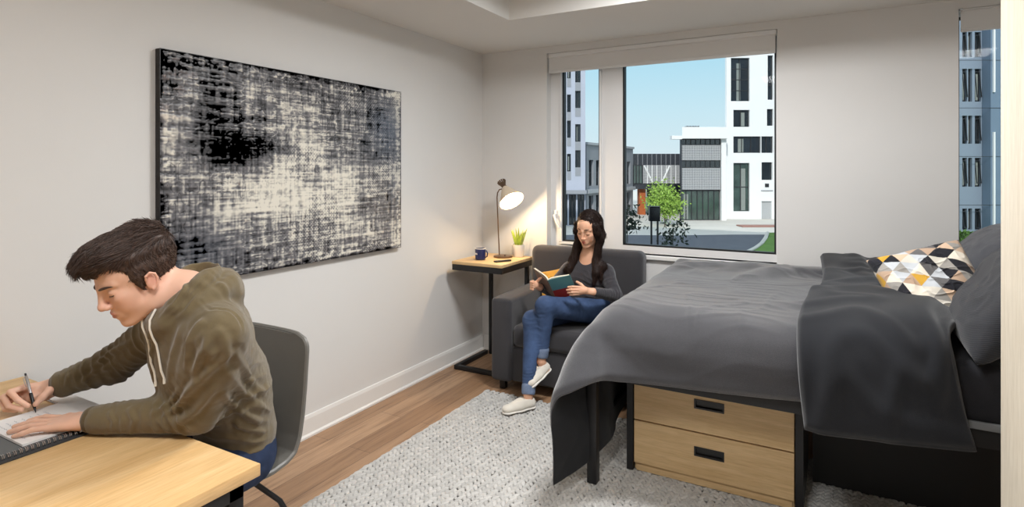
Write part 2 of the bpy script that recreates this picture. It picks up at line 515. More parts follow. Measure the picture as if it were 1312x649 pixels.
# ================================================================== MAN'S CHAIR (moulded shell)
def shell_chair():
    cx, yb, W, NS = -2.02, 1.585, .47, 140
    t = empty('desk_chair', (cx, 1.4, 0), 0, 'grey leather shell chair the man sits on at the desk', 'chair')
    leather = pm('grey_leather', (104, 102, 97), .42, var=.06, vs=3, bump=.12, bs=260, spec=.5)
    # side profile (y, z): front lip, seat, curve up, back
    prof = [(1.045, .470), (1.06, .492), (1.12, .512), (1.22, .506), (1.32, .495), (1.42, .491), (1.49, .503), (1.535, .528), (1.56, .585), (1.575, .67), (1.585, .77), (1.592, .87), (1.597, .945), (1.598, .962)]
    # resample
    pr = np.array(prof); d = np.r_[0, np.cumsum(np.hypot(*np.diff(pr, axis=0).T))]
    s = np.linspace(0, d[-1], NS); py = np.interp(s, d, pr[:, 0]); pz = np.interp(s, d, pr[:, 1])
    for _ in range(3): py[1:-1] = (py[:-2] + py[2:]) / 2 * .5 + py[1:-1] * .5; pz[1:-1] = (pz[:-2] + pz[2:]) / 2 * .5 + pz[1:-1] * .5
    ty = np.gradient(py); tz = np.gradient(pz); L = np.hypot(ty, tz); ny, nz_ = tz / L, -ty / L      # pointing outwards (down / back)
    th = .017
    m = 24
    rows = []
    for side in (0, 1):
        for i in range(NS):
            row = []
            u = s[i] / s[-1]
            # rounded corners at both ends
            e = min(s[i], s[-1] - s[i]); rad = .055
            shrink = 0 if e > rad else rad - math.sqrt(max(rad * rad - (rad - e) ** 2, 0))
            hw = W / 2 - shrink - .02 * (1 - sstep(0, .4, u))
            for j in range(m + 1):
                x = -1 + 2 * j / m
                dish = .022 * (abs(x) ** 3) * (1 - .3 * u)
                off = (-1 if side == 0 else 1) * th * (1 - .55 * abs(x) ** 8) - dish
                row.append((cx + x * hw, py[i] + ny[i] * off, pz[i] + nz_[i] * off))
            rows.append(row)
    P = np.array(rows).reshape(2, NS, m + 1, 3)
    mb = MB(); I = lambda a, i, j: (a * NS + i) * (m + 1) + j
    fs = []
    for a in (0, 1):
        for i in range(NS - 1):
            for j in range(m): fs.append((I(a, i, j), I(a, i, j + 1), I(a, i + 1, j + 1), I(a, i + 1, j)))
    for i in range(NS - 1):
        for j in (0, m): fs.append((I(0, i, j), I(0, i + 1, j), I(1, i + 1, j), I(1, i, j)))
    for j in range(m):
        for i in (0, NS - 1): fs.append((I(0, i, j), I(0, i, j + 1), I(1, i, j + 1), I(1, i, j)))
    mb.add(P.reshape(-1, 3).tolist(), fs)
    mb.build('shell_seat', leather, t, sharp=60)
    # welt running round the shell's rim
    rim = [((P[0, i, 0] + P[1, i, 0]) / 2).tolist() for i in range(0, NS, 2)] + [((P[0, NS - 1, j] + P[1, NS - 1, j]) / 2).tolist() for j in range(0, m + 1, 2)] + [((P[0, i, m] + P[1, i, m]) / 2).tolist() for i in range(NS - 1, -1, -2)]
    MB().tube(rim, .0105, 8).build('rim_welt', leather, t)
    for sx in (-1, 1):
        for (ya, yb2) in ((1.18, 1.08), (1.40, 1.66)):
            MB().tube([(cx + sx * .14, ya, .468), (cx + sx * .19, ya + (yb2 - ya) * .35, .36), (cx + sx * .235, yb2, .006)], [.010, .010, .009], 10).build('leg', M['blackmetal'], t)
    b = MB()
    for sx in (-1, 1): b.tube([(cx + sx * .14, 1.17, .462), (cx + sx * .14, 1.41, .455)], .009, 8)
    b.tube([(cx - .14, 1.20, .458), (cx + .14, 1.20, .458)], .009, 8).tube([(cx - .14, 1.38, .455), (cx + .14, 1.38, .455)], .009, 8)
    b.build('under_frame', M['blackmetal'], t)


shell_chair()

# ================================================================== NOTEBOOK, PAD, PEN
def quad_slab(pts, z0, z1, bev=0):
    return MB().prism(pts, z0, z1, 'z')


def desk_things():
    zt = .8005
    paper = pm('white_paper', (226, 224, 222), .75, var=.015)
    cover = pm('dark_notebook_cover', (52, 53, 55), .6, var=.08)
    # big spiral notebook: spine runs from near camera to the man's left wrist
    A = Vector((-2.005, .56)); d = Vector((0, 1)); n = Vector((-1, 0))
    t = empty('spiral_notebook', (A.x, A.y, zt), 0, 'open wire-bound notebook with dark cover under the man\'s hands', 'notebook')
    q = lambda a, b: tuple(A + d * a + n * b)
    Lc = .40
    quad_slab([q(-.06, -.016), q(Lc, -.016), q(Lc, .27), q(-.06, .27)], zt, zt + .004).build('cover', cover, t, smooth=False)
    quad_slab([q(-.05, .008), q(Lc - .012, .008), q(Lc - .012, .262), q(-.05, .262)], zt + .004, zt + .010).build('page_block', pm('grey_page', (96, 98, 98), .8, var=.03), t, smooth=False)
    w = MB()
    k = -.045
    while k < Lc - .02:
        c = A + d * k
        pts = []
        for j in range(13):
            an = 2 * math.pi * j / 12
            o = n * (.006 + .0085 * math.cos(an)); pts.append((c.x + o.x + d.x * .0015 * math.sin(an), c.y + o.y, zt + .0085 + .0085 * math.sin(an)))
        w.tube(pts, .0013, 6); w.tube([(p[0] + d.x * .004, p[1] + d.y * .004, p[2]) for p in pts], .0013, 6)
        k += .0135
    w.build('wire_binding', M['chrome'], t)
    # writing pad on top
    t = empty('writing_pad', (-2.2, .85, zt + .011), 0, 'small white writing pad the man writes on, lying on the notebook', 'notepad')
    C = Vector((-2.035, .775))
    P = lambda a, b: tuple(C + d * a + n * b)
    quad_slab([P(0, 0), P(.20, 0), P(.20, .26), P(0, .26)], zt + .011, zt + .0175).build('page_block', paper, t, smooth=False)
    quad_slab([P(-.0015, -.0015), P(.2015, -.0015), P(.2015, .26), P(-.0015, .26)], zt + .0102, zt + .0110).build('backing_card', cover, t, smooth=False)
    inkm = MB()
    rnd = random.Random(5)
    for row in range(7):
        s0 = .02
        yy = .02 + row * .02
        pts = []
        for j in range(40):
            pts.append((*P(yy + .0035 * math.sin(j * 1.9 + row) * rnd.random(), .04 + j * .0045), zt + .0177))
        inkm.tube(pts, .0004, 4)
    inkm.build('handwriting', pm('ink', (130, 132, 150), .6), t)
    # loose sheets towards the far edge of the desk
    t = empty('paper_stack', (-2.2, 1.04, zt), 0, 'loose sheets of white and grey paper between the man\'s forearms', 'paper')
    quad_slab([(-2.42, .985), (-2.06, .98), (-2.02, 1.054), (-2.38, 1.054)], zt + .0003, zt + .003).build('under_sheets', pm('grey_paper', (176, 178, 182), .8, var=.02), t, smooth=False)
    quad_slab([(-2.44, .99), (-2.15, .985), (-2.17, 1.05), (-2.40, 1.05)], zt + .0032, zt + .006).build('top_sheet', paper, t, smooth=False)


desk_things()

# ================================================================== RUG (chunky braided wool: rows of stitches)
def rug():
    x0, x1, y0, y1 = -2.21, .56, 1.25, 3.60
    pitch, st = .038, .034
    nx = int((x1 - x0) / pitch); ny = int((y1 - y0) / st)
    rng = np.random.RandomState(4)
    nu, nv = 7, 5
    th = np.linspace(0, 2 * np.pi, nu, endpoint=False); ph = np.linspace(-1, 1, nv)
    T, Ph = np.meshgrid(th, ph, indexing='ij')
    rad = np.sqrt(np.clip(1 - Ph ** 2 * .96, 0, 1))
    base = np.stack([Ph * .026, np.cos(T) * rad * .0125, np.sin(T) * rad * .0085], -1)       # long axis x
    I = np.arange(nu * nv).reshape(nu, nv); I2 = np.vstack([I, I[:1]])
    F = np.stack([I2[:-1, :-1].ravel(), I2[1:, :-1].ravel(), I2[1:, 1:].ravel(), I2[:-1, 1:].ravel()], 1)
    gx, gy, sd = np.meshgrid(np.arange(nx), np.arange(ny), (0, 1), indexing='ij')
    gx, gy, sd = gx.ravel(), gy.ravel(), sd.ravel(); N = len(gx)
    cx = x0 + (gx + .5) * pitch + (sd - .5) * .016 + rng.uniform(-.0015, .0015, N)
    cy = y0 + (gy + .5 + .5 * (gx % 2)) * st + rng.uniform(-.002, .002, N)
    cz = .0125 + rng.uniform(-.0015, .0025, N)
    ang = np.where(sd == 0, 1, -1) * R(58) + rng.uniform(-.12, .12, N)
    sc = rng.uniform(.85, 1.2, N)
    B = base.reshape(-1, 3)
    ca, sa = np.cos(ang)[:, None], np.sin(ang)[:, None]
    X = (B[:, 0] * ca - B[:, 1] * sa) * sc[:, None] + cx[:, None]
    Y = (B[:, 0] * sa + B[:, 1] * ca) * sc[:, None] + cy[:, None]
    Z = B[:, 2] * sc[:, None] + cz[:, None] + B[:, 0] * .12
    V = np.stack([X, Y, Z], -1).reshape(-1, 3)
    FF = (F[None] + (np.arange(N) * len(B))[:, None, None]).reshape(-1, 4)
    tone = np.repeat(rng.uniform(.82, 1.05, N) * (.94 + .06 * rng.rand(N)), len(B))
    C = np.array(lin((194, 192, 188))[:3])[None] * tone[:, None]
    t = empty('rug', ((x0 + x1) / 2, (y0 + y1) / 2, 0), 0, 'light grey chunky braided wool rug on the plank floor', 'rug')
    o = np_mesh('wool_braids', V, FF, vcol('wool', .95, .1, .5, 500, .002, sheen=.3), t, colors=C)
    MB().box(x0 + .005, x1 - .005, y0 + .005, y1 + .012, 0.0005, .010, .003).build('backing', pm('rug_backing', (104, 100, 95), .95, var=.15, vs=40), t)


rug()
# ------------------------------------------------------------------ the draped cloths: grid points in millimetres, each row as steps from its first point
DUV_SHAPE = (30, 28, 3)
DUV_STEPS = (
    -1180, 2532, 98, 23, 67, 5, 25, 66, 7, 24, 63, 10, 25, 60, 13, 22, 61, 14, 17, 63, 15, 2, 68, 18, -10, 71, 13, -17, 71, 9, -13, 71, 5, -8, 71, 3, -4, 71, 2, -4, 71, 3, -2, 72, 2, -2, 71, 3, 0, 72, 3, -1, 71, 3, 0, 72, 4, -1, 71, 4, -3, 71, 3, -5, 72, 4, -4, 71, 4, 0, 71, 4, 12, 70, 3, 22, 68, 3, 25, 67, 3, 25, 67, 2,
    -1177, 2525, 170, 23, 68, 5, 24, 66, 7, 24, 63, 9, 24, 62, 13, 21, 61, 14, 16, 63, 15, 0, 69, 18, -12, 71, 13, -17, 71, 10, -13, 71, 5, -7, 71, 3, -4, 71, 2, -2, 71, 2, -2, 72, 3, -2, 71, 3, -1, 71, 3, 0, 72, 3, 0, 71, 4, -1, 71, 4, -2, 72, 3, -2, 71, 4, -4, 71, 4, 1, 71, 4, 11, 71, 3, 19, 68, 3, 23, 68, 3, 24, 67, 2,
    -1173, 2519, 241, 21, 68, 6, 24, 66, 7, 23, 64, 9, 22, 62, 13, 20, 62, 14, 15, 64, 15, 0, 69, 17, -13, 71, 14, -18, 71, 9, -14, 70, 6, -6, 72, 2, -3, 71, 3, -2, 71, 2, -1, 72, 3, -2, 71, 3, -1, 71, 3, 0, 72, 3, 0, 71, 4, 0, 71, 4, 0, 71, 3, -1, 72, 4, -2, 71, 4, 1, 71, 4, 8, 70, 3, 17, 70, 3, 22, 67, 3, 22, 68, 3,
    -1173, 2511, 318, 18, 69, 6, 21, 67, 7, 22, 64, 10, 21, 64, 12, 19, 63, 13, 17, 64, 14, 0, 69, 16, -13, 71, 12, -18, 70, 9, -13, 71, 6, -5, 71, 2, -1, 72, 3, -2, 71, 2, -1, 71, 3, -2, 72, 3, -1, 71, 3, -1, 71, 3, 0, 72, 4, 1, 71, 4, 2, 71, 3, 0, 71, 4, -1, 71, 5, 1, 72, 3, 7, 70, 3, 16, 70, 3, 20, 68, 3, 20, 68, 2,
    -1175, 2502, 398, 11, 70, 8, 19, 68, 8, 20, 66, 9, 20, 64, 11, 20, 64, 11, 18, 64, 13, 2, 69, 13, -13, 71, 11, -15, 71, 8, -11, 71, 5, -3, 71, 2, -1, 71, 3, -1, 72, 2, -2, 71, 3, -2, 71, 3, -2, 71, 3, -1, 72, 3, 0, 71, 4, 2, 72, 3, 2, 71, 4, 2, 71, 4, 1, 71, 5, 1, 71, 4, 6, 71, 3, 15, 70, 2, 17, 69, 3, 18, 69, 2,
    -1167, 2492, 477, -1, 70, 13, 11, 70, 9, 17, 67, 9, 19, 66, 9, 20, 65, 10, 21, 64, 10, 2, 70, 11, -10, 71, 8, -12, 71, 6, -7, 71, 5, -2, 71, 2, -1, 71, 3, -1, 71, 2, -3, 71, 3, -2, 72, 3, -3, 71, 3, -1, 71, 3, 1, 72, 4, 2, 71, 3, 3, 72, 4, 2, 71, 4, 2, 71, 5, 1, 72, 4, 6, 71, 3, 14, 69, 3, 16, 70, 2, 15, 70, 2,
    -1134, 2485, 539, -21, 67, 27, -4, 70, 16, 10, 69, 10, 16, 68, 9, 20, 66, 8, 20, 65, 7, -2, 71, 8, -5, 71, 7, -6, 70, 5, -3, 71, 3, -1, 71, 3, -1, 71, 2, -2, 71, 2, -2, 72, 3, -3, 71, 3, -2, 71, 3, -1, 72, 3, 1, 71, 4, 2, 72, 3, 3, 72, 4, 2, 71, 4, 3, 71, 5, 1, 72, 4, 5, 71, 4, 16, 70, 2, 14, 70, 2, 14, 70, 2,
    -1075, 2497, 568, -36, 52, 50, -26, 63, 34, -7, 69, 19, 10, 69, 10, 17, 68, 7, 15, 68, 7, -2, 71, 6, -2, 71, 5, -2, 70, 3, 0, 71, 2, 0, 71, 3, -1, 71, 2, -1, 72, 2, -2, 71, 2, -2, 71, 3, -1, 72, 3, 0, 71, 4, 0, 72, 3, 2, 71, 4, 2, 72, 4, 3, 72, 4, 2, 71, 4, 1, 72, 6, 5, 72, 5, 21, 68, -1, 15, 70, 2, 10, 71, 3,
    -1022, 2533, 569, -28, 39, 63, -32, 44, 58, -26, 57, 42, -6, 68, 20, 8, 70, 10, 7, 70, 8, 0, 71, 6, 2, 71, 2, 0, 71, 3, 0, 71, 2, 0, 71, 2, 1, 72, 1, 0, 71, 2, 0, 71, 2, 0, 72, 3, -1, 71, 3, 0, 71, 3, 0, 72, 4, 1, 72, 4, 3, 71, 3, 4, 72, 4, 5, 71, 4, 5, 72, 4, 6, 70, 6, 21, 68, -2, 9, 70, 3, 2, 72, 6,
    -991, 2584, 561, -16, 34, 62, -18, 33, 66, -20, 34, 64, -18, 51, 48, -2, 68, 19, -1, 71, 15, 0, 71, 6, 2, 72, 1, 2, 71, 2, 0, 72, 2, 1, 72, 1, 1, 71, 1, 1, 72, 2, 0, 71, 1, 1, 71, 2, 0, 72, 3, 0, 71, 3, 0, 71, 4, 1, 72, 4, 2, 71, 4, 4, 71, 4, 6, 72, 3, 8, 70, 3, 5, 70, 6, 19, 67, 1, -7, 70, 9, -5, 71, 8,
    -959, 2636, 550, -11, 33, 62, -10, 31, 64, -8, 26, 68, -7, 23, 67, -8, 52, 45, -7, 68, 26, 0, 73, 6, 2, 72, 0, 2, 72, 1, 0, 72, 1, 2, 72, 1, 1, 72, 1, 1, 71, 1, 1, 72, 1, 1, 71, 1, 1, 71, 1, 1, 72, 2, 2, 71, 1, 2, 71, 3, 2, 71, 3, 2, 71, 5, 4, 70, 8, 5, 71, 6, 5, 70, 7, 6, 67, 18, 0, 70, -6, 0, 69, -3,
    -901, 2677, 540, -8, 27, 66, -6, 20, 69, -4, 11, 71, -5, 22, 68, -8, 45, 55, -6, 65, 32, -2, 73, 10, 1, 72, 0, 2, 73, -1, 1, 72, 0, 1, 72, 1, 1, 71, 0, 1, 72, 0, 2, 71, 0, 1, 72, 0, 1, 71, 1, 2, 71, 0, 1, 72, 0, 3, 71, 0, 2, 71, 0, 3, 71, 0, 3, 71, 5, 4, 68, 16, 5, 70, 13, 6, 70, 0, 0, 70, -6, 0, 69, -1,
    -834, 2702, 538, -5, 17, 69, -4, 10, 71, -5, 6, 72, -5, 24, 67, -6, 46, 54, -5, 64, 33, -2, 71, 8, 0, 72, 0, 1, 72, 0, 1, 72, 0, 1, 72, 0, 1, 71, 0, 1, 72, 0, 2, 71, 0, 1, 72, 0, 1, 71, 0, 1, 72, 0, 2, 71, 0, 2, 71, 0, 3, 71, 0, 3, 71, 0, 2, 72, 0, 3, 70, 6, 6, 68, 21, 5, 70, 4, 0, 70, -5, 0, 69, -1,
    -763, 2714, 540, -4, 12, 70, -4, 4, 72, -5, 6, 72, -6, 24, 66, -5, 47, 53, -4, 64, 31, -1, 70, 8, -1, 72, 0, 1, 71, 0, 0, 72, 0, 1, 71, 0, 1, 72, 0, 1, 72, 0, 2, 71, 0, 1, 71, 0, 1, 72, 0, 1, 71, 0, 2, 71, 0, 2, 72, 0, 2, 71, 0, 3, 71, 0, 3, 71, 0, 3, 71, 0, 4, 70, 11, 5, 68, 18, 0, 70, -4, 0, 69, 0,
    -691, 2719, 543, -4, 9, 70, -4, 2, 72, -5, 6, 71, -6, 25, 67, -5, 47, 52, -3, 64, 30, -1, 70, 7, -1, 72, 0, 0, 71, 0, 1, 71, 0, 0, 72, 0, 1, 71, 0, 1, 72, 0, 1, 71, 0, 1, 71, 0, 2, 72, 0, 1, 71, 0, 2, 71, 0, 2, 71, 0, 2, 71, 0, 3, 71, 0, 2, 72, 0, 3, 71, 1, 4, 70, 7, 4, 68, 20, 0, 70, -3, 0, 69, 2,
    -619, 2722, 546, -4, 6, 71, -5, 1, 71, -5, 7, 71, -5, 26, 66, -4, 47, 52, -3, 64, 29, -2, 70, 6, 0, 71, 0, 0, 72, 0, 0, 71, 0, 1, 71, 0, 1, 72, 0, 0, 71, 0, 1, 71, 0, 1, 71, 0, 1, 72, 0, 2, 71, 0, 1, 71, 0, 2, 71, 0, 3, 71, 0, 2, 71, 0, 3, 71, 0, 3, 71, 4, 2, 69, 14, 4, 70, 10, 0, 70, -1, 0, 69, 2,
    -546, 2723, 550, -5, 4, 71, -5, 1, 71, -5, 8, 71, -5, 25, 66, -4, 47, 52, -3, 65, 26, -1, 71, 5, -1, 71, 0, 0, 71, 0, 0, 72, 0, 1, 71, 0, 1, 71, 0, 0, 71, 0, 1, 71, 0, 1, 72, 0, 1, 71, 0, 1, 71, 0, 2, 71, 0, 2, 71, 2, 2, 71, -1, 3, 71, -1, 3, 71, 0, 2, 71, 1, 2, 70, 12, 3, 69, 17, 0, 70, 0, 0, 69, 1,
    -474, 2723, 554, -5, 3, 71, -5, 1, 71, -5, 8, 71, -5, 25, 66, -4, 48, 51, -2, 66, 25, -1, 71, 3, -1, 71, 0, -1, 71, 0, 0, 72, 0, 1, 71, 0, 1, 71, 0, 0, 71, 0, 1, 71, 0, 1, 71, 0, 1, 71, 0, 1, 71, 0, 1, 71, 1, 2, 71, 9, 1, 70, 7, 2, 71, -1, 4, 71, -4, 3, 72, -5, 3, 71, 5, 1, 68, 20, 0, 70, 1, 0, 69, 0,
    -401, 2723, 559, -5, 2, 71, -5, 0, 71, -6, 9, 70, -5, 25, 66, -4, 50, 50, -2, 66, 23, -1, 71, 2, -1, 71, 0, 0, 71, 0, 0, 72, 0, 0, 71, 0, 1, 71, 0, 0, 71, 0, 1, 71, 0, 1, 71, 0, 1, 71, 0, 1, 71, 0, 1, 71, 0, 1, 71, 2, 1, 70, 9, 2, 70, 13, 2, 71, 8, 2, 71, 0, 4, 70, -4, 2, 70, 6, 0, 70, 1, 0, 69, -1,
    -329, 2724, 564, -5, 0, 71, -5, 0, 71, -6, 8, 70, -5, 26, 66, -3, 51, 48, -2, 68, 20, -1, 71, 2, -1, 71, 0, -1, 71, 0, 0, 71, 2, 0, 71, -1, 1, 70, -1, 1, 71, 0, 0, 71, 0, 1, 71, 0, 1, 71, 0, 1, 71, 0, 0, 71, 0, 1, 71, 0, 1, 72, 0, 0, 71, 5, 3, 69, 13, 3, 69, 17, 2, 71, 9, 3, 70, -8, 0, 70, 1, 0, 69, -2,
    -256, 2724, 569, -6, -1, 71, -5, 0, 71, -6, 8, 71, -5, 26, 65, -3, 53, 46, -2, 69, 17, -1, 71, 2, -1, 71, 0, -1, 71, 0, 0, 70, 6, 0, 71, -1, 1, 70, -5, 1, 71, 0, 0, 71, 0, 1, 71, 0, 1, 71, 0, 0, 71, 0, 1, 71, 0, 1, 71, 0, 0, 71, 0, 1, 71, 0, 0, 72, 1, 2, 70, 10, 4, 67, 22, 3, 70, 4, 0, 70, 1, 0, 69, -3,
    -183, 2724, 575, -6, -1, 71, -6, 0, 71, -6, 6, 71, -5, 27, 65, -3, 56, 43, -2, 69, 14, -1, 71, 2, -1, 71, 0, 0, 71, 0, -1, 70, 10, 0, 70, 4, 1, 69, -12, 1, 71, -2, 0, 71, 0, 1, 71, 0, 1, 71, 0, 0, 71, 0, 1, 72, 0, 0, 71, 0, 1, 71, 0, 0, 71, 0, 1, 71, 0, 0, 72, 0, 3, 69, 13, 4, 66, 25, 0, 70, -1, 0, 69, -3,
    -111, 2725, 581, -6, -1, 71, -6, -1, 71, -6, 6, 71, -5, 28, 65, -3, 57, 40, -2, 70, 11, -1, 71, 2, 0, 71, 0, -1, 70, 0, -1, 70, 11, 0, 69, 11, 1, 69, -16, 1, 70, -6, 0, 72, 0, 1, 71, 0, 0, 71, 0, 1, 71, 0, 0, 71, 0, 1, 72, 0, 1, 71, 0, 0, 71, 0, 0, 71, 0, 1, 71, 0, 2, 69, 13, 3, 66, 24, 0, 70, 0, 0, 69, -3,
    -38, 2725, 588, -7, 0, 71, -6, 0, 71, -5, 6, 70, -6, 27, 65, -3, 58, 37, -2, 70, 9, 0, 71, 1, -1, 71, 0, -1, 71, 0, -1, 70, 10, 0, 68, 18, 1, 69, -14, 1, 69, -14, 1, 71, 0, 0, 72, 0, 0, 71, 0, 1, 71, 0, 0, 71, 0, 1, 71, 0, 0, 71, 0, 1, 71, 0, 0, 71, 0, 1, 72, 0, 1, 69, 9, 2, 65, 28, 0, 70, -1, 0, 69, -2,
    34, 2726, 594, -6, 0, 71, -7, 2, 71, -5, 6, 71, -6, 26, 65, -4, 59, 36, -1, 70, 4, 0, 71, 0, -1, 71, 0, -1, 71, 0, -1, 70, 7, 0, 67, 23, 0, 69, -6, 2, 68, -21, 1, 71, -3, 0, 71, 0, 0, 71, 0, 0, 71, 0, 1, 72, 0, 0, 71, 0, 1, 71, 0, 1, 71, 0, 0, 71, 0, 0, 71, 0, 1, 70, 7, 1, 64, 30, 0, 70, -1, 0, 69, -2,
    106, 2725, 601, -6, 3, 71, -7, 4, 71, -6, 6, 71, -6, 25, 65, -4, 58, 37, 0, 71, -2, 0, 71, -2, -1, 71, 0, -1, 71, 0, 0, 70, 4, -1, 67, 24, 0, 69, 6, 2, 67, -25, 1, 70, -9, 0, 71, 0, 0, 71, 0, 0, 71, 0, 1, 72, 0, 0, 71, 0, 1, 71, 0, 0, 71, 0, 1, 71, 0, 0, 70, 0, 1, 71, 7, -1, 63, 30, 0, 70, -1, 0, 69, -2,
    179, 2725, 609, -8, 4, 71, -6, 6, 70, -6, 9, 71, -6, 24, 66, -5, 57, 38, 0, 70, -1, 1, 70, -10, -1, 71, 0, -1, 71, 1, 0, 71, 1, -1, 68, 20, -1, 68, 16, 2, 67, -20, 2, 68, -19, 0, 72, -1, 0, 70, 0, 0, 71, 0, 0, 71, 0, 1, 71, 0, 1, 71, 0, 0, 71, 0, 1, 71, 0, 0, 71, 0, 0, 70, 6, -2, 63, 31, 0, 70, 0, 0, 69, -2,
    250, 2724, 617, -7, 4, 71, -7, 8, 71, -6, 15, 69, -6, 22, 67, -5, 56, 40, -1, 70, 4, 2, 69, -14, 0, 71, -2, -1, 70, 4, 0, 71, -5, -1, 69, 11, -1, 67, 22, 1, 70, -9, 2, 66, -25, 1, 71, -7, 0, 70, 0, 0, 71, -2, -1, 71, 5, 0, 70, 6, 2, 70, -10, 1, 70, -1, 0, 71, 0, 1, 71, 0, -1, 70, 8, -3, 64, 30, 0, 70, 0, 0, 69, -1,
    322, 2724, 625, -7, 5, 71, -7, 9, 71, -7, 22, 68, -6, 21, 67, -5, 52, 41, -1, 70, 5, 1, 69, -6, 0, 70, -5, -1, 70, 6, 1, 69, -5, 0, 70, 1, -1, 68, 13, 0, 70, -1, 1, 68, -14, 1, 69, -8, -1, 70, 3, 1, 70, -5, -1, 70, 6, -1, 69, 10, 2, 69, -9, 0, 70, 0, 0, 71, 2, 1, 70, -2, 2, 70, -2, -4, 66, 18, 0, 70, 0, 0, 69, 0,
    394, 2726, 633, -8, 4, 71, -7, 11, 70, -7, 24, 68, -7, 22, 67, -5, 49, 37, 0, 70, 1, 0, 69, 1, 0, 69, -1, 0, 69, -1, 0, 70, 0, 0, 69, 0, 0, 69, -1, 0, 69, 0, 0, 70, -1, 0, 69, -2, 0, 69, -2, 0, 69, -1, 0, 70, 0, 0, 69, 2, 0, 69, 2, 0, 69, 2, 0, 70, 1, 0, 69, 1, 0, 69, 1, 0, 69, 2, 0, 70, 1, 0, 69, -1,
)
FOLD_SHAPE = (13, 30, 3)
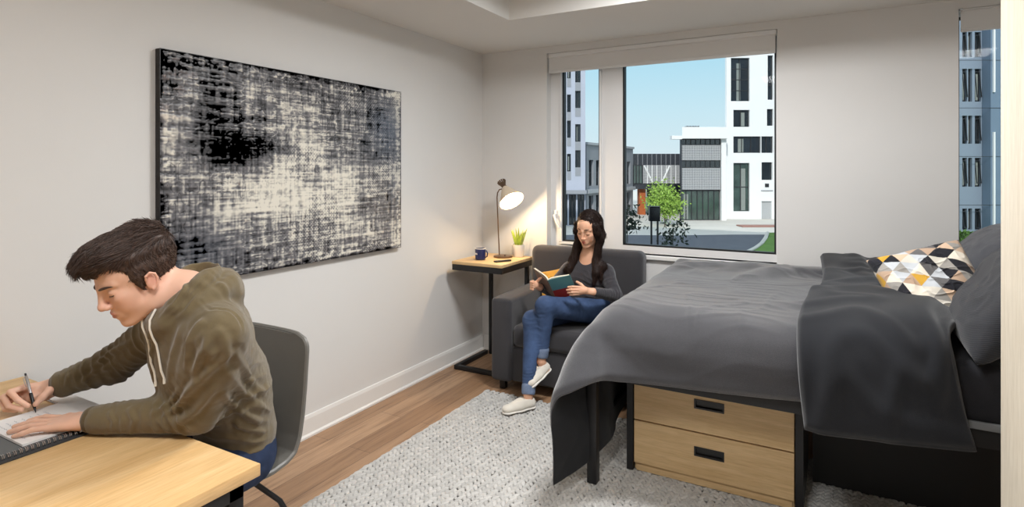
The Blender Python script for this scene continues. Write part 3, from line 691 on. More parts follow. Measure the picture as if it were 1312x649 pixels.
FOLD_STEPS = (
    -108, 2698, 549, -9, -1, 69, -8, -1, 68, -7, 1, 69, -5, 12, 67, -4, 31, 60, -2, 57, 38, 2, 67, 16, 4, 69, 3, 6, 69, 0, 6, 68, 0, 8, 68, 4, 7, 66, 20, 8, 68, -3, 9, 66, -17, 8, 69, -4, 7, 68, 0, 6, 69, 0, 5, 69, 0, 3, 69, 0, 2, 69, 0, 1, 70, 0, 0, 69, 1, -2, 69, 3, -2, 69, 5, -4, 69, 8, -3, 68, 11, -1, 65, 20, -5, 66, -1, -8, 64, 0,
    -55, 2698, 552, -9, 0, 68, -8, -1, 68, -8, 1, 69, -6, 11, 67, -4, 31, 61, -3, 57, 38, 2, 67, 13, 4, 69, 3, 5, 68, 0, 6, 69, 0, 7, 68, 4, 7, 66, 20, 7, 68, 3, 9, 67, -16, 7, 68, -9, 7, 69, -2, 5, 69, 0, 5, 68, 0, 3, 70, 0, 1, 69, 0, 1, 69, 0, -1, 69, 0, -2, 69, 1, -3, 69, 5, -4, 69, 8, -4, 67, 15, -4, 67, 14, -6, 65, 5, -8, 64, -1,
    -1, 2698, 554, -10, 0, 68, -9, 0, 69, -8, 2, 68, -6, 10, 68, -5, 30, 61, -3, 56, 38, 1, 68, 11, 3, 69, 2, 5, 68, 0, 6, 69, 0, 6, 68, 6, 6, 67, 16, 7, 68, 10, 8, 67, -14, 8, 68, -12, 6, 68, -5, 5, 69, -1, 4, 69, 0, 2, 69, 0, 1, 69, 0, 1, 69, 0, -2, 69, 0, -2, 69, 0, -4, 69, 3, -4, 69, 11, -5, 68, 13, -6, 66, 17, -7, 65, 6, -8, 64, -4,
    52, 2697, 556, -10, 1, 69, -10, 2, 68, -8, 2, 69, -7, 9, 67, -5, 30, 61, -4, 55, 40, 1, 68, 9, 3, 68, 0, 4, 69, 0, 5, 69, 1, 6, 68, 6, 6, 67, 15, 7, 68, 13, 7, 68, -11, 7, 67, -13, 6, 68, -8, 4, 69, -3, 4, 69, 0, 2, 69, 0, 1, 69, 0, -1, 69, 0, -2, 69, 0, -2, 69, 0, -5, 69, 2, -5, 68, 14, -6, 67, 19, -8, 67, 15, -7, 66, 1, -9, 64, -6,
    106, 2696, 559, -11, 3, 68, -10, 3, 68, -9, 3, 69, -7, 9, 68, -6, 27, 61, -5, 55, 41, 1, 67, 9, 3, 69, -3, 3, 69, 0, 5, 69, 2, 5, 68, 7, 6, 68, 12, 6, 67, 14, 6, 69, -6, 7, 67, -14, 5, 68, -10, 5, 68, -5, 3, 70, -1, 1, 69, 0, 1, 69, 0, -1, 68, 0, -2, 69, 0, -4, 69, 0, -4, 70, 1, -6, 69, 11, -7, 67, 17, -9, 66, 19, -9, 65, 2, -10, 64, -7,
    159, 2695, 561, -12, 4, 68, -10, 4, 69, -9, 5, 68, -8, 8, 68, -7, 27, 62, -4, 52, 43, -1, 68, 10, 3, 69, -4, 3, 68, -2, 5, 69, 2, 5, 69, 6, 5, 68, 10, 5, 67, 15, 6, 69, -1, 6, 67, -14, 5, 68, -12, 4, 69, -7, 3, 69, -3, 1, 69, 0, 0, 69, 1, -2, 68, -1, -2, 69, 0, -4, 70, 0, -5, 69, 2, -6, 69, 11, -9, 67, 15, -10, 67, 17, -11, 64, 4, -9, 64, -9,
    212, 2694, 563, -12, 4, 69, -11, 5, 68, -9, 7, 68, -8, 10, 67, -8, 25, 64, -5, 50, 45, -1, 67, 14, 2, 69, -6, 3, 69, -2, 4, 69, 0, 5, 68, 4, 4, 69, 8, 5, 68, 13, 5, 68, 4, 6, 68, -12, 5, 68, -13, 4, 68, -8, 2, 69, -4, 0, 69, 0, -1, 69, 4, -1, 69, -1, -3, 68, -4, -4, 70, 0, -6, 68, 8, -9, 67, 15, -9, 67, 16, -11, 68, 11, -11, 66, -6, -10, 64, -10,
    265, 2691, 566, -12, 6, 68, -11, 5, 68, -10, 9, 68, -9, 13, 67, -8, 23, 64, -6, 48, 49, -2, 66, 16, 2, 69, -4, 3, 69, -5, 3, 69, -1, 5, 69, 2, 4, 69, 6, 5, 68, 11, 4, 68, 6, 5, 69, -9, 5, 67, -13, 3, 69, -8, 1, 69, -2, 0, 69, 2, -2, 68, 6, -2, 69, 0, -2, 69, -6, -4, 69, -3, -7, 68, 3, -9, 68, 10, -12, 68, 8, -13, 67, 11, -10, 65, 0, -11, 64, -10,
    318, 2685, 569, -13, 8, 68, -11, 8, 68, -11, 11, 67, -9, 17, 66, -8, 21, 66, -8, 43, 53, -1, 67, 15, 1, 70, -2, 2, 69, -5, 3, 69, -1, 4, 68, 2, 5, 69, 2, 4, 69, 7, 4, 68, 6, 4, 69, -6, 4, 68, -10, 3, 68, -6, 0, 69, 0, 0, 69, 1, -2, 68, 5, -3, 69, 3, -3, 69, -6, -5, 69, -3, -7, 68, -2, -10, 69, 3, -12, 68, 8, -13, 66, 14, -12, 65, -7, -11, 64, -11,
    371, 2680, 571, -13, 10, 68, -12, 10, 68, -11, 13, 67, -10, 20, 66, -9, 23, 64, -8, 34, 60, -1, 70, 10, 0, 69, 2, 2, 69, -2, 2, 69, 0, 4, 69, 1, 4, 68, 0, 4, 69, 2, 4, 69, 0, 4, 69, -3, 3, 69, -3, 1, 68, -3, 1, 69, -1, -1, 68, 1, -2, 69, 1, -4, 68, 2, -4, 69, 2, -7, 69, 0, -7, 68, -2, -10, 68, 2, -13, 68, 10, -13, 68, 1, -13, 64, -15, -12, 64, -9,
    423, 2690, 572, -13, 8, 68, -12, 8, 68, -11, 10, 68, -11, 20, 65, -9, 22, 65, -8, 33, 60, -2, 69, 8, -1, 69, 0, 1, 69, 0, 2, 69, -1, 3, 69, -2, 4, 68, -1, 3, 69, -2, 3, 69, -2, 4, 69, -1, 2, 69, -2, 1, 69, -2, 0, 68, -1, -1, 69, 0, -3, 68, 1, -3, 69, 3, -5, 68, 3, -6, 69, 4, -9, 68, 4, -11, 68, 5, -12, 68, 4, -16, 67, -9, -14, 65, -10, -12, 64, -8,
    473, 2709, 571, -13, 5, 69, -11, 5, 68, -11, 7, 68, -10, 14, 67, -10, 19, 65, -8, 35, 57, -9, 66, -9, -3, 69, -5, 1, 68, -1, 1, 69, -2, 3, 69, -2, 2, 69, -2, 3, 69, -2, 3, 69, -2, 3, 69, -1, 3, 69, -1, 1, 69, -1, -1, 68, -1, -1, 69, 0, -4, 69, 1, -4, 68, 3, -5, 69, 4, -7, 68, 5, -7, 69, 7, -10, 68, 7, -10, 68, 9, -16, 67, 2, -16, 64, -11, -12, 64, -6,
    523, 2729, 570, -13, 3, 69, -11, 1, 69, -10, 4, 68, -11, 10, 68, -9, 14, 67, -9, 39, 49, -15, 61, -28, -9, 67, -13, -2, 69, -4, 0, 69, -2, 2, 69, -1, 5, 68, 0, 4, 69, 0, 3, 70, 0, 3, 69, 0, 3, 69, 0, 1, 69, 0, 0, 69, 0, -2, 69, 0, -5, 69, 0, -6, 68, 0, -8, 69, 2, -8, 69, 5, -7, 68, 8, -7, 68, 10, -7, 68, 16, -17, 66, 6, -13, 64, 5, -13, 64, -5,
)
# ================================================================== BED
def unpack(steps, shape):
    return np.cumsum(np.array(steps, float).reshape(shape), axis=1) / 1000.0


def resample(P, k):
    """Catmull-Rom upsampling of a grid of points along both axes"""
    for ax in (0, 1):
        P = np.swapaxes(P, 0, ax)
        n = len(P); t = np.linspace(0, n - 1, (n - 1) * k + 1); i = np.minimum(t.astype(int), n - 2); f = (t - i)[:, None, None]
        g = lambda j: P[np.clip(j, 0, n - 1)]
        a, b, c, d = g(i - 1), g(i), g(i + 1), g(i + 2)
        P = .5 * (2 * b + (c - a) * f + (2 * a - 5 * b + 4 * c - d) * f ** 2 + (3 * b - 3 * c + d - a) * f ** 3)
        P = np.swapaxes(P, 0, ax)
    return P


def grid_normals(P):
    a = np.gradient(P, axis=0); b = np.gradient(P, axis=1)
    n = np.cross(a, b); return n / (np.linalg.norm(n, axis=-1, keepdims=True) + 1e-9)


def padded(name, P, th, mat, parent, puff=0.0, mat2=None):
    """closed quilt: outer face P, inner face offset by th, rounded rim"""
    Nn = grid_normals(P)
    n, m = P.shape[:2]
    e = np.minimum.outer(np.minimum(np.arange(n), n - 1 - np.arange(n)), np.full(m, 999))
    e = np.minimum(e, np.minimum(np.arange(m), m - 1 - np.arange(m))[None])
    w = sstep(0, 4, e.astype(float))[..., None]
    top = P + Nn * (th * (.15 + .85 * w)); bot = P - Nn * (.002)
    V = np.concatenate([top.reshape(-1, 3), bot.reshape(-1, 3)]); I = np.arange(n * m).reshape(n, m); J = I + n * m
    F = [np.stack([I[:-1, :-1].ravel(), I[1:, :-1].ravel(), I[1:, 1:].ravel(), I[:-1, 1:].ravel()], 1),
         np.stack([J[:-1, 1:].ravel(), J[1:, 1:].ravel(), J[1:, :-1].ravel(), J[:-1, :-1].ravel()], 1)]
    ring = np.concatenate([I[:, 0], I[-1, 1:], I[-2::-1, -1], I[0, -2:0:-1]]); r2 = np.roll(ring, -1)
    F.append(np.stack([ring, r2, r2 + n * m, ring + n * m][::-1], 1))
    o = np_mesh(name, V, np.concatenate(F), mat, parent)
    if mat2 is not None:
        o.data.materials.append(mat2)
        k = len(F[0]); mi = np.zeros(len(o.data.polygons), np.int32); mi[k:k + len(F[1])] = 1
        o.data.polygons.foreach_set('material_index', mi)
    return o


def bed():
    t = empty('bed', (-.1, 3.5, 0), 0, 'raised single bed on black metal legs beside the window wall', 'bed')
    bm_ = M['blackmetal']
    for x, y in ((-1.102, 2.765), (-1.102, 4.24), (.93, 2.765), (.93, 4.24)):
        MB().box(x, x + .05, y, y + .05, 0.0225 if x < 0 else 0.001, .62, .003).build('leg', bm_, t)
    MB().box(-1.05, .93, 2.772, 2.80, .56, .63, .003).build('side_rail', bm_, t)
    MB().box(-1.05, .93, 4.252, 4.28, .56, .63, .003).build('side_rail', bm_, t)
    for x in (-1.095, .94):
        MB().box(x, x + .035, 2.80, 4.25, .56, .63, .003).build('end_rail', bm_, t)
        MB().box(x + .006, x + .031, 2.815, 4.24, .30, .33, .002).build('cross_bar', bm_, t)
    MB().box(.30, .93, 2.757, 2.771, .632, .66, .002).build('rail_strip', pm('grey_rail_strip', (112, 114, 116), .5), t)
    MB().box(-.10, .93, 3.34, 3.355, .002, .56).build('underbed_shade_panel', pm('underbed_shade_black', (22, 22, 24), .6), t)  # added black sheet that keeps the space under the bed in shade
    s = MB()
    for k in range(12): s.box(-.98 + k * .165, -.91 + k * .165, 2.80, 4.25, .58, .60)
    s.build('slats', bm_, t)
    MB().box(-1.06, .97, 2.775, 4.27, .635, .87, .05, 4).build('mattress', fabric('dark_fitted_sheet', (38, 38, 42), vs=5, weave=500, sheen=.1), t)
    hb = MB().box(1.0, 1.03, 2.76, 4.30, .45, 1.25, .004); hb.build('headboard', bm_, t)
    light = fabric('grey_duvet_cotton', (68, 68, 72), .9, 420, .07, .7, 6, .6, heather=.42)
    dark = fabric('charcoal_duvet_reverse', (30, 32, 37), .88, 420, .08, .5, 5, .2, heather=.3)
    darker = fabric('shaded_duvet_underside', (26, 27, 30), .9, 420, .08, .5, 5, .1)  # dark reverse cloth, with the shade under the drape put into its colour
    P = unpack(DUV_STEPS, DUV_SHAPE)
    P[..., 2] += .055 * sstep(.82, .58, P[..., 2]) * sstep(-1.10, -.95, P[..., 0]) * sstep(3.0, 2.85, P[..., 1])
    P = resample(P[:-3] if P[-1, 0, 0] > P[0, 0, 0] else P[3:], 8).astype(np.float64)
    Nn = grid_normals(P); sg = np.sign(Nn[..., 2][P[..., 2] > .85].mean()); 
    if sg < 0: P = P[::-1]; Nn = grid_normals(P)
    # small creases on the cloth itself
    n, m = P.shape[:2]; a, b = np.meshgrid(np.arange(n) * .00875, np.arange(m) * .00875, indexing='ij')
    c1 = noise2(a * 9 + 2 * noise2(a * 4, b * 4, 8), b * 3.2, 5) ; c2 = noise2(a * 3 + 9, b * 10 + 3 * noise2(a * 3, b * 3, 9), 6)
    cr = (1 - np.abs(c1 - .5) * 4).clip(0, 1) ** 2 * .006 + (1 - np.abs(c2 - .5) * 4).clip(0, 1) ** 2 * .005 + .010 * (noise2(a * 5, b * 5, 3) - .5)
    top = sstep(.84, .93, P[..., 2])
    P = P + Nn * (cr * (.35 + .65 * top))[..., None]
    d = empty('duvet', (-.4, 3.5, .93), 0, 'grey duvet draped over the foot half of the bed', 'duvet')
    padded('cover', P, .022, light, d, mat2=darker)
    Q = unpack(FOLD_STEPS, FOLD_SHAPE)
    for _ in range(3):
        Q[1:-1] = Q[1:-1] * .5 + (Q[:-2] + Q[2:]) * .25; Q[:, 1:-1] = Q[:, 1:-1] * .5 + (Q[:, :-2] + Q[:, 2:]) * .25
    Q = resample(Q, 8).astype(np.float64)
    Q[..., 0] -= .085 * sstep(.12, .5, Q[..., 0]) * sstep(3.1, 2.75, Q[..., 1])
    def soften(A, k):
        A = A.copy()
        for _ in range(k):
            A[1:-1] = A[1:-1] * .5 + (A[:-2] + A[2:]) * .25; A[:, 1:-1] = A[:, 1:-1] * .5 + (A[:, :-2] + A[:, 2:]) * .25
        return A
    Q = soften(Q, 25)
    if grid_normals(Q)[..., 2].mean() < 0: Q = Q[::-1]
    Nn = grid_normals(soften(Q, 90))
    n, m = Q.shape[:2]; a, b = np.meshgrid(np.arange(n) * .007, np.arange(m) * .007, indexing='ij')
    u = a / a.max(); v = b / b.max()
    wr = (1 - np.abs(noise2(a * 9 + 1.2 * noise2(a * 4, b * 4, 31), b * 3.5, 32) - .5) * 3.6).clip(0, 1) ** 2
    wr2 = (1 - np.abs(noise2(a * 4, b * 8 + 1.2 * noise2(a * 4, b * 4, 33), 34) - .5) * 3.6).clip(0, 1) ** 2
    wr, wr2 = soften(wr, 8), soften(wr2, 8)
    puff = .030 * (1 - (2 * u - 1) ** 4) ** .5
    sl = -0.05 * sstep(.45, 1, 1 - v) * (u - .5)
    Q = Q + Nn * (puff + wr * .018 + wr2 * .018 + .02 * (noise2(a * 5, b * 5, 35) - .5) + .026)[..., None]
    padded('turned_back_fold', Q, .02, dark, d)


bed()


def pillow_points(w, h, th, n=44, seed=0, sag=.0, pinch=.55):
    """closed pillow: two faces sharing a rim; returns (2n, n, 3) style points, local x,y plane, thickness z"""
    u = np.linspace(-1, 1, n)
    U, V = np.meshgrid(u, u, indexing='ij')
    r = (1 - np.abs(U) ** 2.6).clip(0, 1) ** .5 * (1 - np.abs(V) ** 2.6).clip(0, 1) ** .5
    prof = r ** .8
    # edges draw inwards between the corners
    X = U * w / 2 * (1 - .075 * (1 - V ** 2) * np.abs(U) ** 2); Y = V * h / 2 * (1 - .075 * (1 - U ** 2) * np.abs(V) ** 2)
    wr = (noise2(U * 3 + seed, V * 3, seed) - .5) * .022 + (1 - np.abs(noise2(U * 5 + 3, V * 5 + seed, seed + 1) - .5) * 4).clip(0, 1) ** 2 * .006
    up = np.stack([X, Y, prof * th / 2 + wr * prof], -1); dn = np.stack([X, Y, -prof * th / 2 + wr * prof], -1)
    return up, dn, U, V


def pillow(name, w, h, th, M4, mat, seed, label, cat='pillow', group=None, colf=None, mat_name='case'):
    up, dn, U, V = pillow_points(w, h, th, 60 if colf is None else 260, seed)
    n = up.shape[0]
    t = empty(name, M4.translation, 0, label, cat, group)
    I = np.arange(n * n).reshape(n, n); J = I + n * n
    Vv = np.concatenate([up.reshape(-1, 3), dn.reshape(-1, 3)])
    Vh = np.c_[Vv, np.ones(len(Vv))] @ np.array(M4).T
    f = np.concatenate([np.stack([I[:-1, :-1].ravel(), I[1:, :-1].ravel(), I[1:, 1:].ravel(), I[:-1, 1:].ravel()], 1),
                        np.stack([J[:-1, 1:].ravel(), J[1:, 1:].ravel(), J[1:, :-1].ravel(), J[:-1, :-1].ravel()], 1)])
    cols = None
    if colf is not None:
        c = colf(U * w / 2, V * h / 2).reshape(-1, 3); cols = np.concatenate([c, c])
    o = np_mesh(mat_name, Vh[:, :3], f, mat, t, colors=cols)
    bm = bmesh.new(); bm.from_mesh(o.data); bmesh.ops.remove_doubles(bm, verts=bm.verts[:], dist=.0004); bmesh.ops.recalc_face_normals(bm, faces=bm.faces[:]); bm.to_mesh(o.data); bm.free()
    # piped seam
    loop = [Vh[i, :3] for i in list(I[:, 0]) + list(I[-1, 1:]) + list(I[-2::-1, -1]) + list(I[0, -2::-1])]
    return t, loop


def frame_at(loc, xdir, normal):
    """matrix whose x axis is xdir and whose z axis is close to normal"""
    x = Vector(xdir).normalized(); z = Vector(normal); z = (z - x * z.dot(x)).normalized(); y = z.cross(x)
    m = Matrix((x, y, z)).transposed().to_4x4(); m.translation = Vector(loc); return m


def ribbed(name, col):
    N = NT(name).setp(.9, 0, .15)
    N.b.inputs['Sheen Weight'].default_value = .2
    w = N.n('ShaderNodeTexWave'); w.wave_type = 'BANDS'; w.bands_direction = 'Z'; w.inputs['Scale'].default_value = 44; w.inputs['Distortion'].default_value = 1.2; w.inputs['Detail'].default_value = 2
    N.l(N.coords(rot=(R(25), 0, 0)), w.inputs['Vector'])
    c = lin(col)
    N.l(N.ramp(w.outputs['Fac'], [(.2, tuple(q * .92 for q in c[:3])), (.8, tuple(q * 1.08 for q in c[:3]))]), N.b.inputs['Base Color'])
    N.bump(w.outputs['Fac'], .3, .003)
    return N.m


pillow('pillow', .74, .54, .22, frame_at((.615, 3.08, 1.09), (0, 1, -.04), (-.80, -.12, .60)), ribbed('ribbed_dark_pillowcase', (50, 51, 55)), 2,
       'large dark ribbed pillow nearest the wardrobe at the head of the bed', 'pillow', 'dark pillows at the head of the bed')
pillow('pillow', .66, .50, .20, frame_at((.655, 3.80, 1.13), (0, 1, .02), (-.70, -.05, .72)), fabric('grey_pillowcase', (74, 75, 80), .9, 420, .06, .5), 5,
       'dark grey pillow in the far corner of the bed under the narrow window', 'pillow', 'dark pillows at the head of the bed')


def tumbling(x, y):
    """fans of grey, black, mustard and blush rhombs"""
    s = .062
    x, y = x * .8 + y * .6, y * .8 - x * .6
    qa = x / s; qb = y / (s * 1.25)
    # triangular lattice coordinates
    b = qb / (math.sqrt(3) / 2); a = qa - b / 2
    ia, ib = np.floor(a), np.floor(b); fa, fb = a - ia, b - ib
    up = (fa + fb > 1).astype(int)
    # pair triangles into rhombs by column parity
    ids = (ia * 7 + ib * 13 + up * (5 + (ia % 3) * 3)).astype(int)
    pal = np.array([lin(c)[:3] for c in ((226, 216, 200), (30, 31, 36), (200, 154, 58), (150, 146, 140), (186, 190, 194), (204, 176, 150), (98, 96, 96), (206, 200, 188), (176, 150, 128), (36, 36, 42))])
    rng = np.random.RandomState(12); tab = rng.randint(0, len(pal), 997)
    return pal[tab[np.mod(ids * 31 + (ia * ib).astype(int) * 7, 997)]]


cm = vcol('patterned_cushion_cotton', .85, .2, .3, 700, .001, sheen=.1)
pillow('cushion', .40, .40, .17, frame_at((.385, 3.28, 1.075), (.93, .12, .30), (-.28, -.78, .58)), cm, 9,
       'cushion with mustard, black and grey geometric diamonds on the bed', 'cushion', colf=tumbling)


# ================================================================== DRAWER UNIT UNDER THE BED
def drawer_unit():
    x0, x1, yf, yb = -.930, -.165, 3.0, 3.55
    t = empty('drawer_unit', ((x0 + x1) / 2, (yf + yb) / 2, 0), 0, 'light oak two-drawer chest standing under the bed', 'drawers')
    z0 = .0225
    MB().box(x0, x1, yf + .02, yb, z0 + .004, .545, .002).build('carcass', M['oakx'], t, smooth=False)
    MB().box(x0 + .01, x1 - .01, yf + .012, yf + .02, z0 + .001, z0 + .045).build('plinth', M['oakx'], t, smooth=False)
    for za, zb in ((.068, .288), (.296, .535)):
        hx, hz = (x0 + x1) / 2 + .0, (za + zb) / 2 + .02
        hw, hh = .068, .020
        d = MB().holes(x0 + .002, x1 - .002, za, zb, yf, yf + .019, [(hx - hw, hx + hw, hz - hh, hz + hh)]).build('drawer', M['oakx'], t, smooth=False)
        MB().holes(hx - hw - .004, hx + hw + .004, hz - hh - .004, hz + hh + .004, yf - .003, yf + .004, [(hx - hw + .004, hx + hw - .004, hz - hh + .004, hz + hh - .004)]).box(hx - hw, hx + hw, yf + .012, yf + .018, hz - hh, hz + hh).build('handle', M['black'], d, smooth=False)
    for x in (x0 - .038, x1 + .004):
        MB().box(x, x + .034, yf - .005, yb, z0, .56, .002).build('side_frame', M['blackmetal'], t, smooth=False)


drawer_unit()

# ================================================================== WARDROBE
def wardrobe():
    x0, x1, y0, y1, h = .466, 1.12, 1.80, 2.40, 2.42
    t = empty('wardrobe', ((x0 + x1) / 2, (y0 + y1) / 2, 0), 0, 'pale oak wardrobe at the right edge by the head of the bed', 'wardrobe')
    MB().box(x0, x1, y0 + .02, y1, .07, h, .001).build('carcass', M['oakz'], t, smooth=False)
    MB().box(x0 + .02, x1 - .02, y0 + .05, y1, .001, .07).build('plinth', M['blackmetal'], t, smooth=False)
    for a, b in ((x0 + .002, (x0 + x1) / 2 - .002), ((x0 + x1) / 2 + .002, x1 - .002)):
        d = MB().box(a, b, y0, y0 + .019, .075, h - .003, .001).build('door', M['oakz'], t, smooth=False)
        hx = b - .05 if a < (x0 + x1) / 2 - .1 else a + .05
        MB().tube([(hx, y0 - .001, 1.0), (hx, y0 - .03, 1.0), (hx, y0 - .03, 1.2), (hx, y0 - .001, 1.2)], .006, 8).build('handle', M['blackmetal'], d)


wardrobe()

# ================================================================== ARMCHAIR
def armchair():
    t = empty('armchair', (-1.72, 4.0, 0), 0, 'charcoal fabric armchair by the window with the reading woman in it', 'armchair')
    Mx = Matrix.Translation((-2.215, 3.66, 0)) @ Matrix.Rotation(R(2.5), 4, 'Z')
    W, D, A = 1.0, .70, .165
    f = M['sofa']
    b = MB().box(A - .01, W - A + .01, .03, D, .075, .325, .018, 3, Mx); b.build('base', f, t)
    for x in (0, W - A):
        MB().box(x, x + A, 0, D + .01, .07, .675, .030, 4, Mx).build('armrest', f, t)
    # back, leaning slightly
    bk = Mx @ Matrix.Translation((0, D - .17, 0)) @ Matrix.Rotation(R(-4), 4, 'X')
    MB().box(.055, W - .02, -.02, .155, .12, 1.0, .055, 6, bk).build('backrest', f, t)
    # seat cushion
    MB().box(A + .003, W - A - .003, .008, .575, .327, .488, .045, 6, Mx).build('seat_cushion', f, t, sharp=80)
    for x, y in ((.05, .05), (W - .09, .05), (.05, D - .09), (W - .09, D - .09)):
        MB().box(x, x + .045, y, y + .045, .001, .075, .003, 2, Mx).build('foot', M['black'], t)


armchair()
pillow('throw_pillow', .36, .36, .10, frame_at((-1.885, 4.17, .67), (.95, -.1, .3), (.20, -.93, .35)), fabric('mustard_cotton', (214, 160, 66), .85, 500, .05, .4), 21,
       'mustard yellow throw pillow in the left corner of the armchair', 'pillow')

# ================================================================== SIDE TABLE AND WHAT STANDS ON IT
TT = .88
def side_table():
    x0, x1, y0, y1 = -2.70, -2.235, 3.86, 4.40
    t = empty('side_table', ((x0 + x1) / 2, (y0 + y1) / 2, 0), 0, 'small side table with oak top and black metal frame in the corner', 'side table')
    MB().box(x0, x1, y0, y1, TT - .024, TT, .002).build('tabletop', M['oaktop'], t)
    f = MB(); z0, z1 = TT - .072, TT - .0245; w = .03
    f.box(x0 + .002, x1 - .002, y0 + .002, y0 + w, z0, z1, .002).box(x0 + .002, x1 - .002, y1 - w, y1 - .002, z0, z1, .002)
    f.box(x0 + .002, x0 + w, y0 + w, y1 - w, z0, z1, .002).box(x1 - w, x1 - .002, y0 + w, y1 - w, z0, z1, .002)
    f.build('top_frame', M['blackmetal'], t)
    for x in (x0 + .04, x1 - .07):
        MB().box(x, x + .03, y1 - .035, y1 - .005, .002, z0, .002).build('post', M['blackmetal'], t)
    g = MB(); h = .035
    g.box(x0, x0 + .035, y0 + .03, y1 - .036, .001, h, .002).box(x0 + .035, x1 - .0, y0 + .03, y0 + .065, .001, h, .002).box(x1 - .035, x1, y0 + .065, y1 - .036, .001, h, .002)
    g.build('floor_frame', M['blackmetal'], t)


side_table()


def table_lamp():
    bx, by = -2.475, 4.235
    t = empty('table_lamp', (bx, by, TT), 0, 'lit desk lamp with tilted cone shade on the side table', 'lamp')
    bronze = pm('brushed_bronze', (120, 98, 80), .35, .8, var=.1)
    MB().lathe([(.001, .001), (.078, .001), (.080, .006), (.078, .014), (.06, .018), (.012, .020), (.001, .020)], (bx + .035, by, TT), 36).build('lamp_base', bronze, t)
    # axis of the shade: down, to the right and towards the room
    right = Vector((math.cos(TH), math.sin(TH), 0)); fwd = Vector((-math.sin(TH), math.cos(TH), 0)); upv = Vector((0, 0, 1))
    ax = (right * .40 - upv * .72 - fwd * .57).normalized()
    top = Vector((bx + .032, by, 1.495))
    neck = top + ax * .035
    MB().tube([(bx, by, TT + .018), (bx - .012, by, TT + .25), (bx - .022, by - .002, TT + .50), (bx - .018, by, TT + .54), (bx + .0, by, TT + .567), (bx + .022, by, TT + .572), tuple(neck + ax * .03)], .0052, 12).build('stem', bronze, t)
    q = ax.to_track_quat('Z', 'Y').to_matrix().to_4x4(); q.translation = top
    grey = NT('warm_grey_enamel').setp(.45, 0, .4, **{'Base Color': lin((168, 152, 136))}).m
    # ribbed cap flaring away from the shade
    c = MB()
    for k in range(12):
        a = k * math.pi / 6
        c.tube([(.020 * math.cos(a), .020 * math.sin(a), .045), (.015 * math.cos(a), .015 * math.sin(a), .02), (.034 * math.cos(a), .034 * math.sin(a), -.028)], [.004, .005, .0065], 6, q)
    c.lathe([(.001, -.01), (.020, -.01), (.014, .018), (.020, .048), (.001, .048)], (0, 0, 0), 24, q)
    c.build('cap', bronze, t)
    sh = MB().lathe([(.022, .040), (.034, .058), (.050, .085), (.072, .125), (.094, .165), (.106, .190), (.1045, .190), (.0925, .165), (.0705, .125), (.0485, .085), (.0325, .060), (.021, .045)], (0, 0, 0), 48, q, close=False)
    sh.build('lamp_shade', pm('cream_enamel_shade', (214, 196, 172), .4, var=.02), t)
    bc = top + ax * .115
    bulb = MB(); bmq = q.copy(); bmq.translation = bc
    bulb.lathe([(.001, -.045), (.013, -.045), (.014, -.025), (.024, -.005), (.030, .018), (.026, .038), (.013, .050), (.001, .053)], (0, 0, 0), 20, bmq)
    bulb.build('bulb', emit('lit_bulb', (255, 226, 180), 30), t)
    l = bpy.data.lights.new('bulb_light', 'POINT'); l.energy = 12; l.color = (1, .72, .42); l.shadow_soft_size = .03
    o = bpy.data.objects.new('bulb_light', l); COL.objects.link(o); o.parent = t; o.location = bc + ax * .075 - Vector((bx, by, TT))
    # switch on the base
    MB().lathe([(.001, 0), (.007, 0), (.007, .010), (.001, .012)], (bx + .07, by - .03, TT + .014), 12).build('switch', M['black'], t)


table_lamp()


def mug():
    x, y = -2.535, 4.03
    t = empty('mug', (x, y, TT), 0, 'navy blue mug with white script on the side table', 'mug')
    navy = pm('navy_glaze', (34, 40, 84), .25, var=.05)
    MB().lathe([(.001, .0015), (.036, .0015), (.043, .006), (.044, .09), (.0425, .094), (.040, .092), (.039, .012), (.001, .010)], (x, y, TT), 36).build('mug_body', navy, t)
    MB().lathe([(.0443, .0885), (.0443, .0945), (.0400, .0945), (.0400, .0885)], (x, y, TT), 36, close=False).build('rim', pm('white_glaze', (226, 224, 220), .25), t)
    MB().tube([(x + .042, y, TT + .075), (x + .062, y - .004, TT + .076), (x + .073, y - .006, TT + .055), (x + .066, y - .005, TT + .030), (x + .042, y, TT + .020)], .0052, 10).build('handle', navy, t)
    s = MB(); f = -2.05
    pts = []
    for k in range(34):
        a = f + (k / 33 - .5) * .9; r = .0455
        pts.append((x + r * math.cos(a), y + r * math.sin(a), TT + .052 + .008 * math.sin(k * 1.35) * (1 if k % 9 < 6 else .3)))
    s.tube(pts, .0013, 5)
    s.build('script_mark', pm('white_print', (230, 230, 230), .5), t)


mug()


def remote():
    t = empty('remote_control', (-2.32, 4.02, TT), R(62), 'slim dark remote control lying at the foot of the lamp', 'remote control')
    MB().box(-.075, .075, -.019, .019, .001, .013, .005, 3).build('body', M['black'], t, local=True)
    b = MB()
    for i in range(6):
        for j in (-1, 0, 1): b.lathe([(.0035, 0), (.003, .0015), (.0005, .0016)], (-.05 + i * .016, j * .009, .0132), 8)
    b.build('buttons', pm('grey_buttons', (120, 118, 112), .6), t, local=True)


remote()


